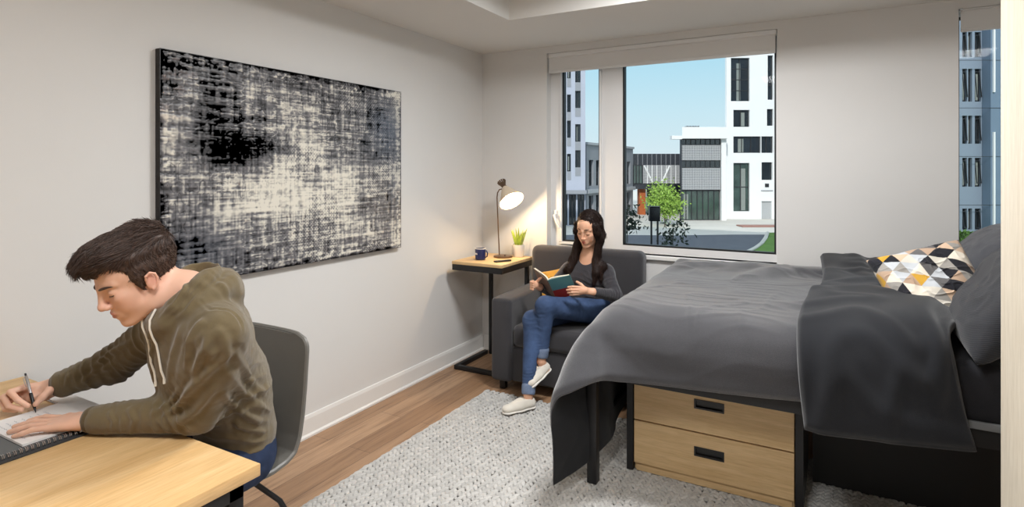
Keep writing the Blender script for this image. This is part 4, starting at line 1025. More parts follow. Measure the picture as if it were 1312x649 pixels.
def plant():
    x, y = -2.345, 4.33
    t = empty('potted_plant', (x, y, TT), 0, 'small spiky green succulent in a white pot beside the lamp', 'plant')
    MB().lathe([(.001, .0015), (.043, .0015), (.047, .01), (.054, .098), (.054, .103), (.049, .103), (.046, .085), (.001, .085)], (x, y, TT), 32).build('pot', pm('white_ceramic', (228, 224, 216), .3, var=.01), t)
    MB().lathe([(.001, .088), (.046, .088), (.046, .084), (.001, .084)], (x, y, TT), 20).build('soil', pm('soil', (58, 44, 34), .95, var=.4, vs=60), t)
    rnd = random.Random(3)
    leaf = pm('succulent_green', (150, 168, 62), .45, var=.3, vs=40)
    for k in range(15):
        a = rnd.uniform(0, 6.28) if k else 0; rr = rnd.uniform(.0, .028); tilt = rnd.uniform(.02, .32) * (rr / .028 + .25); h = rnd.uniform(.10, .165)
        p0 = Vector((x + rr * math.cos(a), y + rr * math.sin(a), TT + .085)); d = Vector((math.cos(a) * tilt, math.sin(a) * tilt, 1)).normalized()
        n = 7; pts = [p0 + d * h * i / n + Vector((math.cos(a), math.sin(a), 0)) * .012 * (i / n) ** 2 for i in range(n + 1)]
        MB().tube(pts, [.010, .013, .014, .0135, .012, .009, .0055, .0008], 8, flat=.55).build('leaf', leaf, t)


plant()
# ================================================================== SMOOTH BODIES (distance fields turned into one skin)
def A3(p): return np.array(p, dtype=np.float64)


class Sdf:
    def __init__(s): s.it = []        # (kind, params, k, sign, lo, hi)

    def cap(s, a, b, ra, rb=None, k=.01, sign=1, flat=None):
        a, b = A3(a), A3(b); rb = ra if rb is None else rb
        s.it.append(('c', (a, b, ra, rb, flat), k, sign)); return s

    def chain(s, pts, rs, k=.01, sign=1, flat=None):
        for i in range(len(pts) - 1): s.cap(pts[i], pts[i + 1], rs[i], rs[i + 1], k, sign, flat)
        return s

    def ell(s, c, r, Rm=None, k=.01, sign=1):
        s.it.append(('e', (A3(c), A3(r), np.eye(3) if Rm is None else np.array(Rm)), k, sign)); return s

    @staticmethod
    def dist(kind, q, P):
        if kind == 'c':
            a, b, ra, rb, flat = q
            ab = b - a; L = max(float(ab @ ab), 1e-12)
            t = np.clip((P - a) @ ab / L, 0, 1)
            v = P - (a + t[..., None] * ab)
            if flat is not None:
                n, f = flat; v = v + n * ((v @ n) * (1 / f - 1))[..., None]
                return (np.sqrt((v * v).sum(-1)) - (ra + (rb - ra) * t)) * min(1, (f + 1) / 2)
            return np.sqrt((v * v).sum(-1)) - (ra + (rb - ra) * t)
        c, r, Rm = q
        v = (P - c) @ Rm
        k0 = np.sqrt(((v / r) ** 2).sum(-1)); k1 = np.sqrt(((v / (r * r)) ** 2).sum(-1)) + 1e-9
        return k0 * (k0 - 1) / k1

    def ev(s, P, idx=None):
        d = np.full(P.shape[:-1], 1e3)
        for i in (range(len(s.it)) if idx is None else idx):
            kind, q, k, sign = s.it[i]
            e = s.dist(kind, q, P)
            if sign > 0:
                h = np.maximum(k - np.abs(d - e), 0) / max(k, 1e-9)
                d = np.minimum(d, e) - h * h * k * .25
            else:
                e = -e; h = np.maximum(k - np.abs(d - e), 0) / max(k, 1e-9)
                d = np.maximum(d, e) + h * h * k * .25
        return d

    def bounds(s):
        lo = []; hi = []
        for kind, q, k, sign in s.it:
            if sign < 0: continue
            if kind == 'c': r = max(q[2], q[3]); lo.append(np.minimum(q[0], q[1]) - r); hi.append(np.maximum(q[0], q[1]) + r)
            else: r = q[1].max(); lo.append(q[0] - r); hi.append(q[0] + r)
        return np.min(lo, 0) - .02, np.max(hi, 0) + .02

    def skin(s, h, B=14, clip=None):
        """surface nets on the blocks that touch the surface; returns vertices and quads"""
        lo, hi = s.bounds()
        nb = np.ceil((hi - lo) / (h * B)).astype(int)
        org = lo
        g = np.stack(np.meshgrid(*[np.arange(n) for n in nb], indexing='ij'), -1).reshape(-1, 3)
        cen = org + (g + .5) * B * h
        rad = B * h * .5 * math.sqrt(3)
        D = np.stack([s.dist(kd, q, cen) for kd, q, k, sg in s.it], 1)
        sg = np.array([i[3] for i in s.it]); kk = np.array([i[2] for i in s.it])
        dpos = np.where(sg > 0, D, 1e3).min(1)
        act = np.abs(s.ev(cen)) < rad * 1.7 + .01
        N = nb * B + 1
        lin_id = lambda q: (q[..., 0] * (N[1] + 2) + q[..., 1]) * (N[2] + 2) + q[..., 2]
        l = np.arange(B + 1); LG = np.stack(np.meshgrid(l, l, l, indexing='ij'), -1)
        ids = []; pos = []; edges = []
        corners = np.array([[i, j, k] for i in (0, 1) for j in (0, 1) for k in (0, 1)])
        epairs = [(a, b) for a in range(8) for b in range(a + 1, 8) if np.abs(corners[a] - corners[b]).sum() == 1]
        for bi in np.nonzero(act)[0]:
            idx = np.nonzero(np.where(sg > 0, D[bi] - rad < dpos[bi] + rad + kk + .012, D[bi] < rad + kk + .01))[0]
            base = g[bi] * B
            P = org + (base + LG) * h
            f = s.ev(P, idx)
            neg = f < 0
            if neg.all() or not neg.any(): continue
            cs = [f[c[0]:c[0] + B, c[1]:c[1] + B, c[2]:c[2] + B] for c in corners]
            ins = np.stack([c < 0 for c in cs], -1); cnt = ins.sum(-1)
            cell = np.argwhere((cnt > 0) & (cnt < 8))
            if len(cell):
                vals = np.stack([c[cell[:, 0], cell[:, 1], cell[:, 2]] for c in cs], -1)
                acc = np.zeros((len(cell), 3)); w = np.zeros(len(cell))
                for a, b in epairs:
                    m = (vals[:, a] < 0) != (vals[:, b] < 0)
                    t = np.where(m, vals[:, a] / np.where(m, vals[:, a] - vals[:, b], 1), 0)
                    acc += np.where(m[:, None], corners[a] + t[:, None] * (corners[b] - corners[a]), 0); w += m
                pos.append(org + (base + cell + acc / w[:, None]) * h); ids.append(lin_id(base + cell))
            for ax in range(3):
                e = np.zeros(3, int); e[ax] = 1
                f0 = f[:B, :B, :B]; f1 = f[e[0]:e[0] + B, e[1]:e[1] + B, e[2]:e[2] + B]
                c = np.argwhere((f0 < 0) != (f1 < 0))
                if len(c): edges.append((ax, base + c, f0[c[:, 0], c[:, 1], c[:, 2]] < 0))
        ids = np.concatenate(ids); pos = np.concatenate(pos)
        o = np.argsort(ids); ids = ids[o]; pos = pos[o]
        F = []
        for ax, c, ng in edges:
            u = np.zeros(3, int); v = np.zeros(3, int); u[(ax + 1) % 3] = 1; v[(ax + 2) % 3] = 1
            q = np.stack([lin_id(c), lin_id(c - u), lin_id(c - u - v), lin_id(c - v)], 1)
            j = np.searchsorted(ids, q); j = np.minimum(j, len(ids) - 1)
            ok = (ids[j] == q).all(1) & (c[:, (ax + 1) % 3] > 0) & (c[:, (ax + 2) % 3] > 0)
            j = np.where(ng[:, None], j, j[:, ::-1])
            F.append(j[ok])
        return pos, np.concatenate(F)


def vnormals(V, F):
    n = np.cross(V[F[:, 2]] - V[F[:, 0]], V[F[:, 3]] - V[F[:, 1]])
    N = np.zeros_like(V)
    for k in range(4): np.add.at(N, F[:, k], n)
    return N / (np.linalg.norm(N, axis=1, keepdims=True) + 1e-12)


def relax(V, F, it=2, lam=.5):
    for _ in range(it):
        S = np.zeros_like(V); c = np.zeros(len(V))
        for k in range(4):
            for m in ((k + 1) % 4, (k - 1) % 4):
                np.add.at(S, F[:, k], V[F[:, m]]); np.add.at(c, F[:, k], 1)
        V = V + lam * (S / c[:, None] - V)
    return V


def creases(V, F, fields, seed, fine=.0012, ff=55):
    """cloth folds: (centre, direction, wavelength, amplitude, radius)"""
    N = vnormals(V, F)
    d = fine * 2 * (noise3(V * ff, seed) - .5) + fine * 2.5 * (noise3(V * ff * .35, seed + 1) - .5)
    wob = noise3(V * 8, seed + 2) * 1.3 + noise3(V * 22, seed + 3) * .25
    gate = .25 + .95 * sstep(.35, .68, noise3(V * 13 + 5, seed + 4))
    for c, dr, wl, amp, rad in fields:
        dr = A3(dr); dr = dr / np.linalg.norm(dr)
        v = V - A3(c); g = np.exp(-(v * v).sum(1) / rad ** 2)
        ph = (v @ dr) / wl + wob
        d = d + amp * g * gate * ((1 - np.abs(np.sin(math.pi * ph))) ** 1.3 - .35)
    return V + N * d[:, None]


def head(S, O, F3, s, fem=False):
    """adds a head in frame F3 (rows: forward, left, up) with origin O midway between the ears"""
    Rm = np.array(F3).T                       # columns: forward, left, up
    X = lambda *p: A3(O) + s * (Rm @ A3(p))
    E = lambda c, r, k=.012, sign=1, rot=None: S.ell(X(*c), A3(r) * s, Rm if rot is None else Rm @ rot, k * s, sign)
    C = lambda a, b, ra, rb=None, k=.008, sign=1: S.cap(X(*a), X(*b), ra * s, (ra if rb is None else rb) * s, k * s, sign)
    j = .94 if fem else 1.0
    E((-.014, 0, .044), (.096, .075, .086))
    E((.036, 0, .046), (.056, .060, .062), .02)
    E((.040, 0, -.020), (.050, .054 * j, .072), .02)
    for y in (-1, 1):
        C((.000, y * .046 * j, -.045), (.012, y * .046 * j, -.066), .017, .015, .02)
        C((.012, y * .046 * j, -.066), (.066, y * .016, -.092), .015, .013, .02)
        E((.062, y * .038, -.008), (.021, .019, .017), .018)                     # cheekbone
        C((.086, y * .010, .034), (.070, y * .046, .034), .0085 if not fem else .006, .006, .012)   # brow
    for y in (-1, 1): E((.046, y * .027, -.034), (.036, .027, .034), .022)      # cheeks
    E((.045, 0, -.070), (.036, .034 * j, .030), .02)
    E((.075, 0, -.092), (.014, .015 * j, .014), .014)                             # chin
    for y in (-1, 1):
        E((.094 + (.0035 if fem else 0), y * .031, .013), (.0105, .0165, .011), .014, -1)                 # socket
        E((.0745 - (.0005 if fem else 0), y * .031, .012), (.0135, .0150, .0130), .006 if not fem else .008)                   # lidded eyeball
    nw = .80 if fem else 1.0
    C((.0925, 0, .026), (.108 - (.003 if fem else 0), 0, -.016), .0070 * nw, .0085 * nw, .016)                      # nose
    E((.1095 - (.004 if fem else 0), 0, -.0225), (.0100 * nw, .0105 * nw, .0092 * nw), .010)
    for y in (-1, 1):
        E((.099 - (.004 if fem else 0), y * .0125 * nw, -.0255), (.0105 * nw, .0072 * nw, .0075 * nw), .007)
        E((.1035 - (.004 if fem else 0), y * .0065 * nw, -.0335), (.0045, .0030, .0030), .002, -1)
    E((.080, 0, -.056), (.016, .026, .020), .014)
    lip = []
    up = [(.0955, 0, -.0505), (.0935, .009, -.0495), (.086, .021, -.0545)]
    lw = .72 if fem else 1.0
    up = [(p[0] - (.002 if fem else 0), p[1] * (.86 if fem else 1), p[2]) for p in up]
    for y in (-1, 1):
        a, b, c = [(p[0], p[1] * y, p[2]) for p in up]
        C(a, b, .0045 * lw, .0045 * lw, .003); C(b, c, .0045 * lw, .0022 * lw, .003); lip += [(a, b, .0052 * lw), (b, c, .0042 * lw)]
        a, b = (.0940 - (.002 if fem else 0), 0, -.0600), (.086, y * .017 * lw ** .5, -.0572)
        C(a, b, .0055 * lw, .0028 * lw, .003); lip += [(a, b, .0060 * lw)]
        C((.0995, 0, -.0552), (.088, y * .021, -.0555), .0011, .0008, .0015, -1)
    for y in (-1, 1):                                                             # ears
        rot = np.array([[math.cos(.2), 0, -math.sin(.2)], [0, 1, 0], [math.sin(.2), 0, math.cos(.2)]])
        E((-.004, y * .074, .002), (.014, .0065, .025), .006, 1, rot)
        pts = [(.007, .077, .010), (.004, .082, .022), (-.008, .0845, .027), (-.018, .0855, .018), (-.019, .0845, .003), (-.011, .082, -.014), (-.001, .079, -.022)]
        for a, b in zip(pts[:-1], pts[1:]): C((a[0], a[1] * y, a[2]), (b[0], b[1] * y, b[2]), .0036, .0036, .002)
        E((-.003, y * .0850, .004), (.008, .006, .013), .003, -1, rot)
        E((-.001, y * .079, -.020), (.005, .004, .006), .003)
    return X, lip


def paint_skin(V, X, s, lips, base, lipc, blush=None):
    col = np.tile(np.array(lin(base)[:3]), (len(V), 1))
    n = noise3(V * 60, 77)[:, None] * .06 + .97
    col = col * n
    d = np.full(len(V), 1.0)
    for a, b, r in lips: d = np.minimum(d, Sdf.dist('c', (X(*a), X(*b), r * s, r * s, None), V))
    w = sstep(.0016, -.001, d)[:, None]
    col = col * (1 - w) + np.array(lin(lipc)[:3]) * w
    # redder ears, nose tip and cheeks, as skin has
    for c, r, a in (((-.006, .082, .004), .034, .30), ((-.006, -.082, .004), .034, .30), ((.112, 0, -.026), .02, .18), ((.07, .042, -.022), .03, .14), ((.07, -.042, -.022), .03, .14)):
        g = np.exp(-(((V - X(*c)) / (r * s)) ** 2).sum(1))[:, None] * a
        col = col * (1 - g * np.array([0, .45, .40]))
    return col


def face_bits(parent, X, s, hairmat, lashmat, fem=False):
    """eyebrows and lowered lash lines"""
    for y in (-1, 1):
        b = MB(); P = []
        for i in range(9):
            t = i / 8
            p = (.0985 - .005 * t - .0195 * t * t, y * (.011 + .040 * t), .0295 + .006 * math.sin(t * 2.2) - .003 * t)
            P.append(tuple(X(*p)))
        if fem: P = [tuple(X(.0965 - .004 * (i / 8) - .018 * (i / 8) ** 2, y * (.013 + .035 * i / 8), .0410 + .0042 * math.sin(i / 8 * 3.0) - .002 * i / 8)) for i in range(9)]
        bw = .55 if fem else .85
        b.tube(P, [q_ * bw for q_ in (.0018 * s, .0034 * s, .0042 * s, .0044 * s, .0042 * s, .0038 * s, .0030 * s, .002 * s, .0008 * s)], 8)
        b.build('eyebrow', hairmat, parent)
        e = MB(); Q = []
        for i in range(11):
            t = -1 + i / 5
            yy = .031 + .0135 * t
            zz = .012 - .0052 - .0022 * (1 - t * t)
            xx = .0745 + (.0008 if fem else 0) + .0138 * math.sqrt(max(0, 1 - ((yy - .031) / .0150) ** 2 - ((zz - .012) / .0132) ** 2))
            Q.append(tuple(X(xx, y * yy, zz)))
        ew = 1.7 if fem else 1.5
        e.tube(Q, [.0006 * s * ew] + [.0013 * s * ew] * 9 + [.0006 * s * ew], 6)
        # lashes
        rnd = random.Random(4)
        for i in range(1, 10):
            p = Vector(Q[i]); o = Vector(X(.100, y * (.031 + .022 * (-1 + i / 5)), -.004)) - p
            e.tube([tuple(p), tuple(p + o.normalized() * .0055 * s)], [.0005 * s, .0001], 4)
        e.build('eyelashes', lashmat, parent)


def strands(name, roots, tips, mids, rad, mat, parent, seed, n=6, cols=None, jit=.002, cover=4):
    """many fine tapered locks as one mesh: roots, mids and tips are (k, 3) arrays"""
    k = len(roots); rng = np.random.RandomState(seed)
    t = np.linspace(0, 1, n)[None, :, None]
    P = (1 - t) ** 2 * roots[:, None] + 2 * t * (1 - t) * mids[:, None] + t ** 2 * tips[:, None]
    P = P + rng.normal(0, jit, P.shape) * t
    T = np.gradient(P, axis=1); T /= np.linalg.norm(T, axis=2, keepdims=True) + 1e-9
    r0 = rng.normal(size=(k, 1, 3)); a = np.cross(T, r0); a /= np.linalg.norm(a, axis=2, keepdims=True) + 1e-9; b = np.cross(T, a)
    rr = rad * rng.uniform(.6, 1.3, (k, 1, 1)) * (np.array([.8, 1, 1, .9, .65, .12])[None, :n, None] if n == 6 else (1 - .9 * t ** 2))
    ring = [P + (a * math.cos(q) + b * math.sin(q)) * rr for q in (0, 2.09, 4.19)]
    V = np.stack(ring, 2)                          # k, n, 3, 3
    I = np.arange(k * n * 3).reshape(k, n, 3)
    F = [np.stack([I[:, :-1, j].ravel(), I[:, :-1, (j + 1) % 3].ravel(), I[:, 1:, (j + 1) % 3].ravel(), I[:, 1:, j].ravel()], 1) for j in range(3)]
    return V.reshape(-1, 3), np.concatenate(F)


def np_join(parts):
    V = []; F = []; b = 0
    for v, f in parts: V.append(v); F.append(f + b); b += len(v)
    return np.concatenate(V), np.concatenate(F)


def hair_mat(name, col, spec=.5):
    N = NT(name).setp(.5, 0, spec)
    c = lin(col); f = N.noise(N.coords((60, 60, 14)), 3, 4)
    N.l(N.ramp(f, [(.3, tuple(q * .55 for q in c[:3])), (.7, tuple(q * 1.5 for q in c[:3]))]), N.b.inputs['Base Color'])
    N.bump(N.noise(N.coords((200, 200, 40)), 4, 2), .3, .001)
    return N.m


def finger(S, pts, r, k=.003):
    rs = [r * 1.06, r * 1.0, r * .90, r * .78]
    S.chain(pts, rs[:len(pts)], k)


def trace(G, p, q):
    """point of the cloth that lies on the line of sight p, q of the photograph"""
    a = (p - 656) / 745.0; c, s_ = math.cos(TH), math.sin(TH)
    d = A3((-s_ + a * c, c + a * s_, -(q - 219.5) / 745.0)); d = d / np.linalg.norm(d)
    o = A3((0, 0, 1.6)) + d * .9
    for _ in range(120):
        e = float(G.ev(o[None])[0])
        if e < .0008: break
        o = o + d * max(e * .7, .0008)
        if o[1] > 5: return None
    return o


def ridges(V, F, G, paths, N=None):
    """raised or sunk folds along lines on the cloth: (points, width, height)"""
    N = vnormals(V, F)
    d = np.zeros(len(V))
    for pts, w, amp in paths:
        Q = [trace(G, *p) for p in pts]; Q = [q for q in Q if q is not None]
        if len(Q) < 2: continue
        best = np.full(len(V), 9.0); tt = np.zeros(len(V)); n = len(Q) - 1
        for i in range(n):
            a, b = Q[i], Q[i + 1]; ab = b - a; t = np.clip((V - a) @ ab / max(ab @ ab, 1e-9), 0, 1)
            e = np.linalg.norm(V - a - t[:, None] * ab, axis=1); m = e < best
            best = np.where(m, e, best); tt = np.where(m, (i + t) / n, tt)
        prof = np.exp(-(best / w) ** 2) - .45 * np.exp(-((best - 2.0 * w) / w) ** 2)
        d += amp * prof * np.sin(np.pi * np.clip(tt * .9 + .05, 0, 1)) ** .6
    return V + N * d[:, None]


def unit(v): v = A3(v); return v / np.linalg.norm(v)


skin_m = vcol('skin_man', .5, .4, .12, 900, .0006, sss=.12)
skin_w = vcol('skin_woman', .5, .4, .08, 900, .0005, sss=.12)


# ------------------------------------------------------------------ the man
def man():
    t = empty('person', (-1.92, 1.37, .50), 0, 'dark-haired young man in olive hoodie sitting at the desk, writing with a pen', 'person')
    k = 1.08
    pel = A3((-1.915, 1.365, .60)); mid = A3((-1.885, 1.31, .84)); che = A3((-1.80, 1.17, 1.06)); nb = A3((-1.758, 1.095, 1.215))
    sc_ = A3((-1.745, 1.115, 1.165)); tl = unit((.97, -.24, 0)); tf = unit((-.24, -.97, -.15))
    Ls = sc_ + tl * .180 + A3((0, 0, -.022)); Rs = sc_ - tl * .180 + A3((0, 0, -.022))
    Le = A3((-1.700, 1.085, .866)); Lw = A3((-1.995, .925, .842))
    Re = A3((-2.195, 1.10, .93)); Rw = A3((-2.338, .965, .862))
    O = A3((-1.838, .988, 1.275))
    yaw, pit = R(-98.5), R(25)
    f = A3((math.cos(yaw) * math.cos(pit), math.sin(yaw) * math.cos(pit), -math.sin(pit))); l = unit(np.cross((0, 0, 1), f)); u = np.cross(f, l)
    S = Sdf(); s = 1.055
    X, lips = head(S, O, (f, l, u), s)
    # neck
    S.cap(O + u * -.035 * s + f * -.028 * s, nb + A3((0, .015, 0)), .058, .064, .03)
    S.cap(O + u * -.055 * s + f * .015 * s, nb + tf * .03, .040, .045, .03)
    fl = (unit((tf[0], tf[1], .0)), .72)
    S.chain([pel, mid, che], [.145, .125, .15], .04, flat=fl)
    S.cap(Rs, Ls, .052, .052, .04).cap(che, nb, .10, .060, .04, flat=fl)
    # arms
    for a, b, c in ((Ls, Le, Lw), (Rs, Re, Rw)):
        S.cap(a, b, .048, .041, .02).cap(b, c, .042, .029, .015)
    # legs and feet, under the desk
    hips = [pel + tl * .095 + A3((0, -.01, -.02)), pel - tl * .095 + A3((0, -.01, -.02))]
    knees = [A3((-1.76, .93, .60)), A3((-2.07, .93, .60))]; ank = [A3((-1.76, .90, .12)), A3((-2.08, .88, .12))]
    for h_, kn, an in zip(hips, knees, ank):
        S.cap(h_, kn, .088, .062, .03).cap(kn, an, .058, .038, .02).cap(an, an + A3((0, -.13, -.07)), .036, .026, .02)
    # left hand, flat on the pad
    uu = unit((-.80, -.60, 0)); ss = unit((-.60, .80, 0)); W = Lw.copy()
    H = lambda a, b, z: A3((W[0], W[1], 0)) + uu * a * k + ss * b * k + A3((0, 0, z))
    fr = .0088 * k
    tipz = .8268
    fing = [(.031, (.096, .136, .163, .184), (.034, .043, .047, .049)), (.010, (.100, .146, .175, .198), (.011, .013, .0135, .013)),
            (-.012, (.096, .139, .167, .189), (-.012, -.0155, -.0185, -.021)), (-.032, (.086, .118, .139, .158), (-.033, -.042, -.048, -.052))]
    for b0, us, bs in fing:
        S.cap(H(.0, b0 * .45, .839), H(us[0], bs[0], .836), .0135 * k, .0098 * k, .012)
    S.ell(H(.045, 0, .836), A3((.052, .036, .0155)) * k, np.stack([uu, ss, A3((0, 0, 1))], 1), .014)
    S.cap(H(-.03, 0, .842), H(.015, 0, .839), .029, .027, .015, flat=(A3((0, 0, 1)), .72))
    for n_, (b0, us, bs) in enumerate(fing):
        zs = (.8375, .8385, .832, tipz)
        finger(S, [H(a, b, z) for a, b, z in zip(us, bs, zs)], fr * (.98, 1.0, .96, .86)[n_], .0035)
    S.chain([H(.018, .026, .835), H(.052, .052, .832), H(.083, .060, .830), H(.105, .058, .8275)], [.0155 * k, .0118 * k, .0098 * k, .0085 * k], .006)
    # right hand, closed round the pen
    pw = Rw + A3((0, 0, .0))
    mcp = [A3((-2.352, .905, .884)), A3((-2.372, .900, .876)), A3((-2.388, .905, .863)), A3((-2.398, .918, .849))]
    S.cap(Rw + A3((.01, .03, .004)), pw + A3((-.004, -.012, .0)), .029, .027, .015, flat=(unit((.6, -.2, .77)), .75))
    for q in mcp: S.cap(pw, q, .019, .0128, .012)
    S.cap(pw + A3((.014, -.02, -.012)), A3((-2.335, .915, .848)), .020, .018, .014)
    S.cap(A3((-2.352, .92, .845)), A3((-2.372, .905, .845)), .018, .016, .014)
    finger(S, [mcp[0], A3((-2.338, .858, .885)), A3((-2.305, .866, .862)), A3((-2.282, .884, .842))], .0098, .0035)
    finger(S, [mcp[1], A3((-2.358, .848, .868)), A3((-2.322, .848, .846)), A3((-2.291, .870, .833))], .0099, .0035)
    finger(S, [mcp[2], A3((-2.380, .853, .850)), A3((-2.342, .846, .834)), A3((-2.308, .862, .829))], .0094, .0035)
    finger(S, [mcp[3], A3((-2.394, .872, .836)), A3((-2.366, .858, .829)), A3((-2.338, .868, .828))], .0084, .0035)
    S.chain([A3((-2.318, .957, .858)), A3((-2.285, .942, .872)), A3((-2.268, .918, .862)), A3((-2.267, .899, .846))], [.0165, .0122, .0108, .0088], .006)
    V, F = S.skin(.0027)
    V = relax(V, F, 1, .4)
    C = paint_skin(V, X, s, lips, (216, 172, 148), (190, 124, 110))
    # knuckles and fingertips slightly redder
    body = np_mesh('body', V, F, skin_m, t, colors=C)
    hm = hair_mat('dark_brown_hair', (62, 44, 35))
    face_bits(t, X, s, hm, hm)
    # ---------------- hair
    Hh = Sdf(); Rm = np.array((f, l, u)).T
    E = lambda c, r, kk=.012, sg=1: Hh.ell(X(*c), A3(r) * s, Rm, kk * s, sg)
    E((-.018, 0, .050), (.1010, .0815, .092))
    E((.015, 0, .100), (.088, .066, .052), .03)
    E((.060, 0, .108), (.048, .056, .034), .03)
    E((.088, -.004, .100), (.026, .048, .024), .02)
    E((-.06, 0, .085), (.055, .068, .06), .03)
    for y in (-1, 1): Hh.cap(X(.018, y * .068, .03), X(.021, y * .070, -.004), .011 * s, .006 * s, .012)
    # keep the face, the ears and the nape clear
    E((.105, 0, .000), (.062, .085, .0745), .006, -1)
    E((.075, .045, .045), (.034, .045, .034), .01, -1); E((.075, -.045, .045), (.034, .045, .034), .01, -1)
    for y in (-1, 1): E((-.006, y * .09, -.004), (.022, .03, .030), .006, -1); E((.052, y * .075, -.012), (.028, .03, .040), .008, -1)
    E((.0, 0, -.095), (.14, .1, .078), .008, -1)
    Vh, Fh = Hh.skin(.0045)
    loc = lambda V_: (V_ - O) @ Rm / s
    Lc = loc(Vh)
    Nn = vnormals(Vh, Fh)
    st = noise3(np.stack([Lc[:, 0] * 14, Lc[:, 1] * 120, Lc[:, 2] * 60], 1), 5) - .5
    keep = Lc[:, 2] > .03
    Vh = Vh + Nn * (st * .007 * sstep(-.02, .08, Lc[:, 2]))[:, None]
    # locks
    rng = np.random.RandomState(8)
    n = 5200
    pick = rng.randint(0, len(Vh), n * 2); Pq = Vh[pick]; Nq = Nn[pick]; Lq = loc(Pq)
    okk = (Lq[:, 2] > -.02); Pq, Nq, Lq = Pq[okk][:n], Nq[okk][:n], Lq[okk][:n]
    top = sstep(.055, .115, Lq[:, 2])[:, None]
    # top hair sweeps forwards and to the side, side hair falls down and back
    fwd = f[None] * 1.0 + l[None] * (.25 * np.sin(Lq[:, 1:2] * 40)) + u[None] * .12
    dn = -u[None] * .9 - f[None] * .35
    dr = fwd * top + dn * (1 - top); dr = dr - Nq * (dr * Nq).sum(1, keepdims=True); dr /= np.linalg.norm(dr, axis=1, keepdims=True) + 1e-9
    ln = (.016 + .030 * top + .012 * rng.rand(len(Lq), 1) * top) * s
    roots = Pq - Nq * .002 - dr * ln * .3
    mids = Pq + dr * ln * .35 + Nq * (.001 + .007 * top * rng.rand(len(Lq), 1))
    tips = Pq + dr * ln * .8 + Nq * (-.001 + .004 * top * (rng.rand(len(Lq), 1) - .3)) + l[None] * rng.normal(0, .002, (len(Lq), 1))
    Vs, Fs = strands('x', roots, tips, mids, .0011, None, None, 3)
    Vj, Fj = np_join([(Vh, Fh), (Vs, Fs)])
    np_mesh('hair', Vj, Fj, hm, t)
    # ---------------- hoodie
    olive = fabric('olive_hoodie_fleece', (104, 91, 66), .92, 650, .10, .45, 4, .3, heather=.25)
    G = Sdf()
    pelh = pel + A3((0, 0, .06))
    G.chain([pelh, mid, che + A3((.0, .0, -.02))], [.178, .176, .192], .05, flat=(fl[0], .72))
    G.cap(che, nb - A3((0, 0, .035)), .165, .085, .06, flat=(fl[0], .70))
    G.cap(Rs - A3((0, 0, .012)), Ls - A3((0, 0, .012)), .058, .058, .07)
    G.cap(Ls - A3((0, 0, .035)) + tf * .01, Le + A3((0, 0, .004)), .060, .058, .06).cap(Le, Lw - (Lw - Le) * .10, .060, .043, .03)
    G.cap(Rs - A3((0, 0, .03)), Re, .071, .060, .06).cap(Re, Rw + (Re - Rw) * .22, .059, .045, .03)
    G.ell(che + tl * .0 + A3((-.02, -.0, -.10)), (.17, .125, .16), np.stack([tl, np.cross((0, 0, 1), tl), A3((0, 0, 1))], 1), .05)
    for q in (Ls, Rs): G.cap(nb + A3((0, .01, -.035)), q + A3((0, 0, -.01)), .058, .054, .06)
    G.ell(sc_ - tf * .012 + A3((0, 0, -.11)), (.205, .115, .17), np.stack([tl, unit(np.cross((0, 0, 1), tl)), A3((0, 0, 1))], 1), .05)
    # ribbed hem and cuffs
    G.cap(pelh + A3((0, 0, -.07)), pelh + A3((0, 0, .0)), .160, .172, .012, flat=(fl[0], .72))
    # hood: rolls round the neck and the bag hanging at the back
    Nk = nb + A3((0, 0, .0)); tb = -unit((tf[0], tf[1], 0))
    ring = []
    for i in range(17):
        a = 2 * math.pi * i / 16
        cb = math.cos(a)                               # 1 at the back, -1 at the front
        ring.append(Nk + tb * (-.030 + .086 * cb) + tl * (.086 * math.sin(a)) + A3((0, 0, .020 + .052 * max(cb, -.5) - (.03 if cb < -.7 else 0))))
    for i in range(17):
        if 5 <= i <= 11: ring[i] = ring[i] - tf * .012 * (3 - abs(i - 8)) - A3((0, 0, .012 * (3 - abs(i - 8)) + .01))
    for i in range(16):
        ca = math.cos(2 * math.pi * (i + .5) / 16); ra = .021 + .010 * max(ca + .2, 0) / 1.2
        G.cap(ring[i], ring[i + 1], ra, ra, .020)
    G.cap(che + tf * .03, nb + tf * .050 - A3((0, 0, .055)), .135, .070, .05, flat=(fl[0], .8))
    ring2 = []
    for i in range(13):
        a = -1.9 + 3.8 * i / 12
        ring2.append(Nk + tb * (.0 + .110 * math.cos(a)) + tl * (.112 * math.sin(a)) + A3((0, 0, -.01 + .048 * math.cos(a))))
    for i in range(12): G.cap(ring2[i], ring2[i + 1], .028, .028, .016)
    G.ell(Nk + tb * .10 + A3((0, 0, -.005)), (.10, .055, .070), np.stack([tl, tb, A3((0, 0, 1))], 1), .02)
    G.ell(Nk + tb * .030 + A3((0, 0, .085)), (.062, .050, .070), np.stack([tl, tb, A3((0, 0, 1))], 1), .012, -1)
    # opening for the neck, arm holes are the cuffs themselves
    G.cap(Nk + A3((0, 0, -.02)) + tf * .035, Nk + A3((0, 0, .2)) + tf * .10, .056, .078, .012, -1)
    G.cap(Lw + (Le - Lw) * .06, Lw - (Le - Lw) * .4, .031, .031, .004, -1).cap(Rw + (Re - Rw) * .16, Rw - (Re - Rw) * .4, .031, .031, .004, -1)
    G.cap(pelh + A3((0, 0, -.70)), pelh + A3((0, 0, -.44)), .34, .34, .003, -1)
    Vg, Fg = G.skin(.0042)
    fa = unit(Lw - Le); ua = unit(Le - Ls)
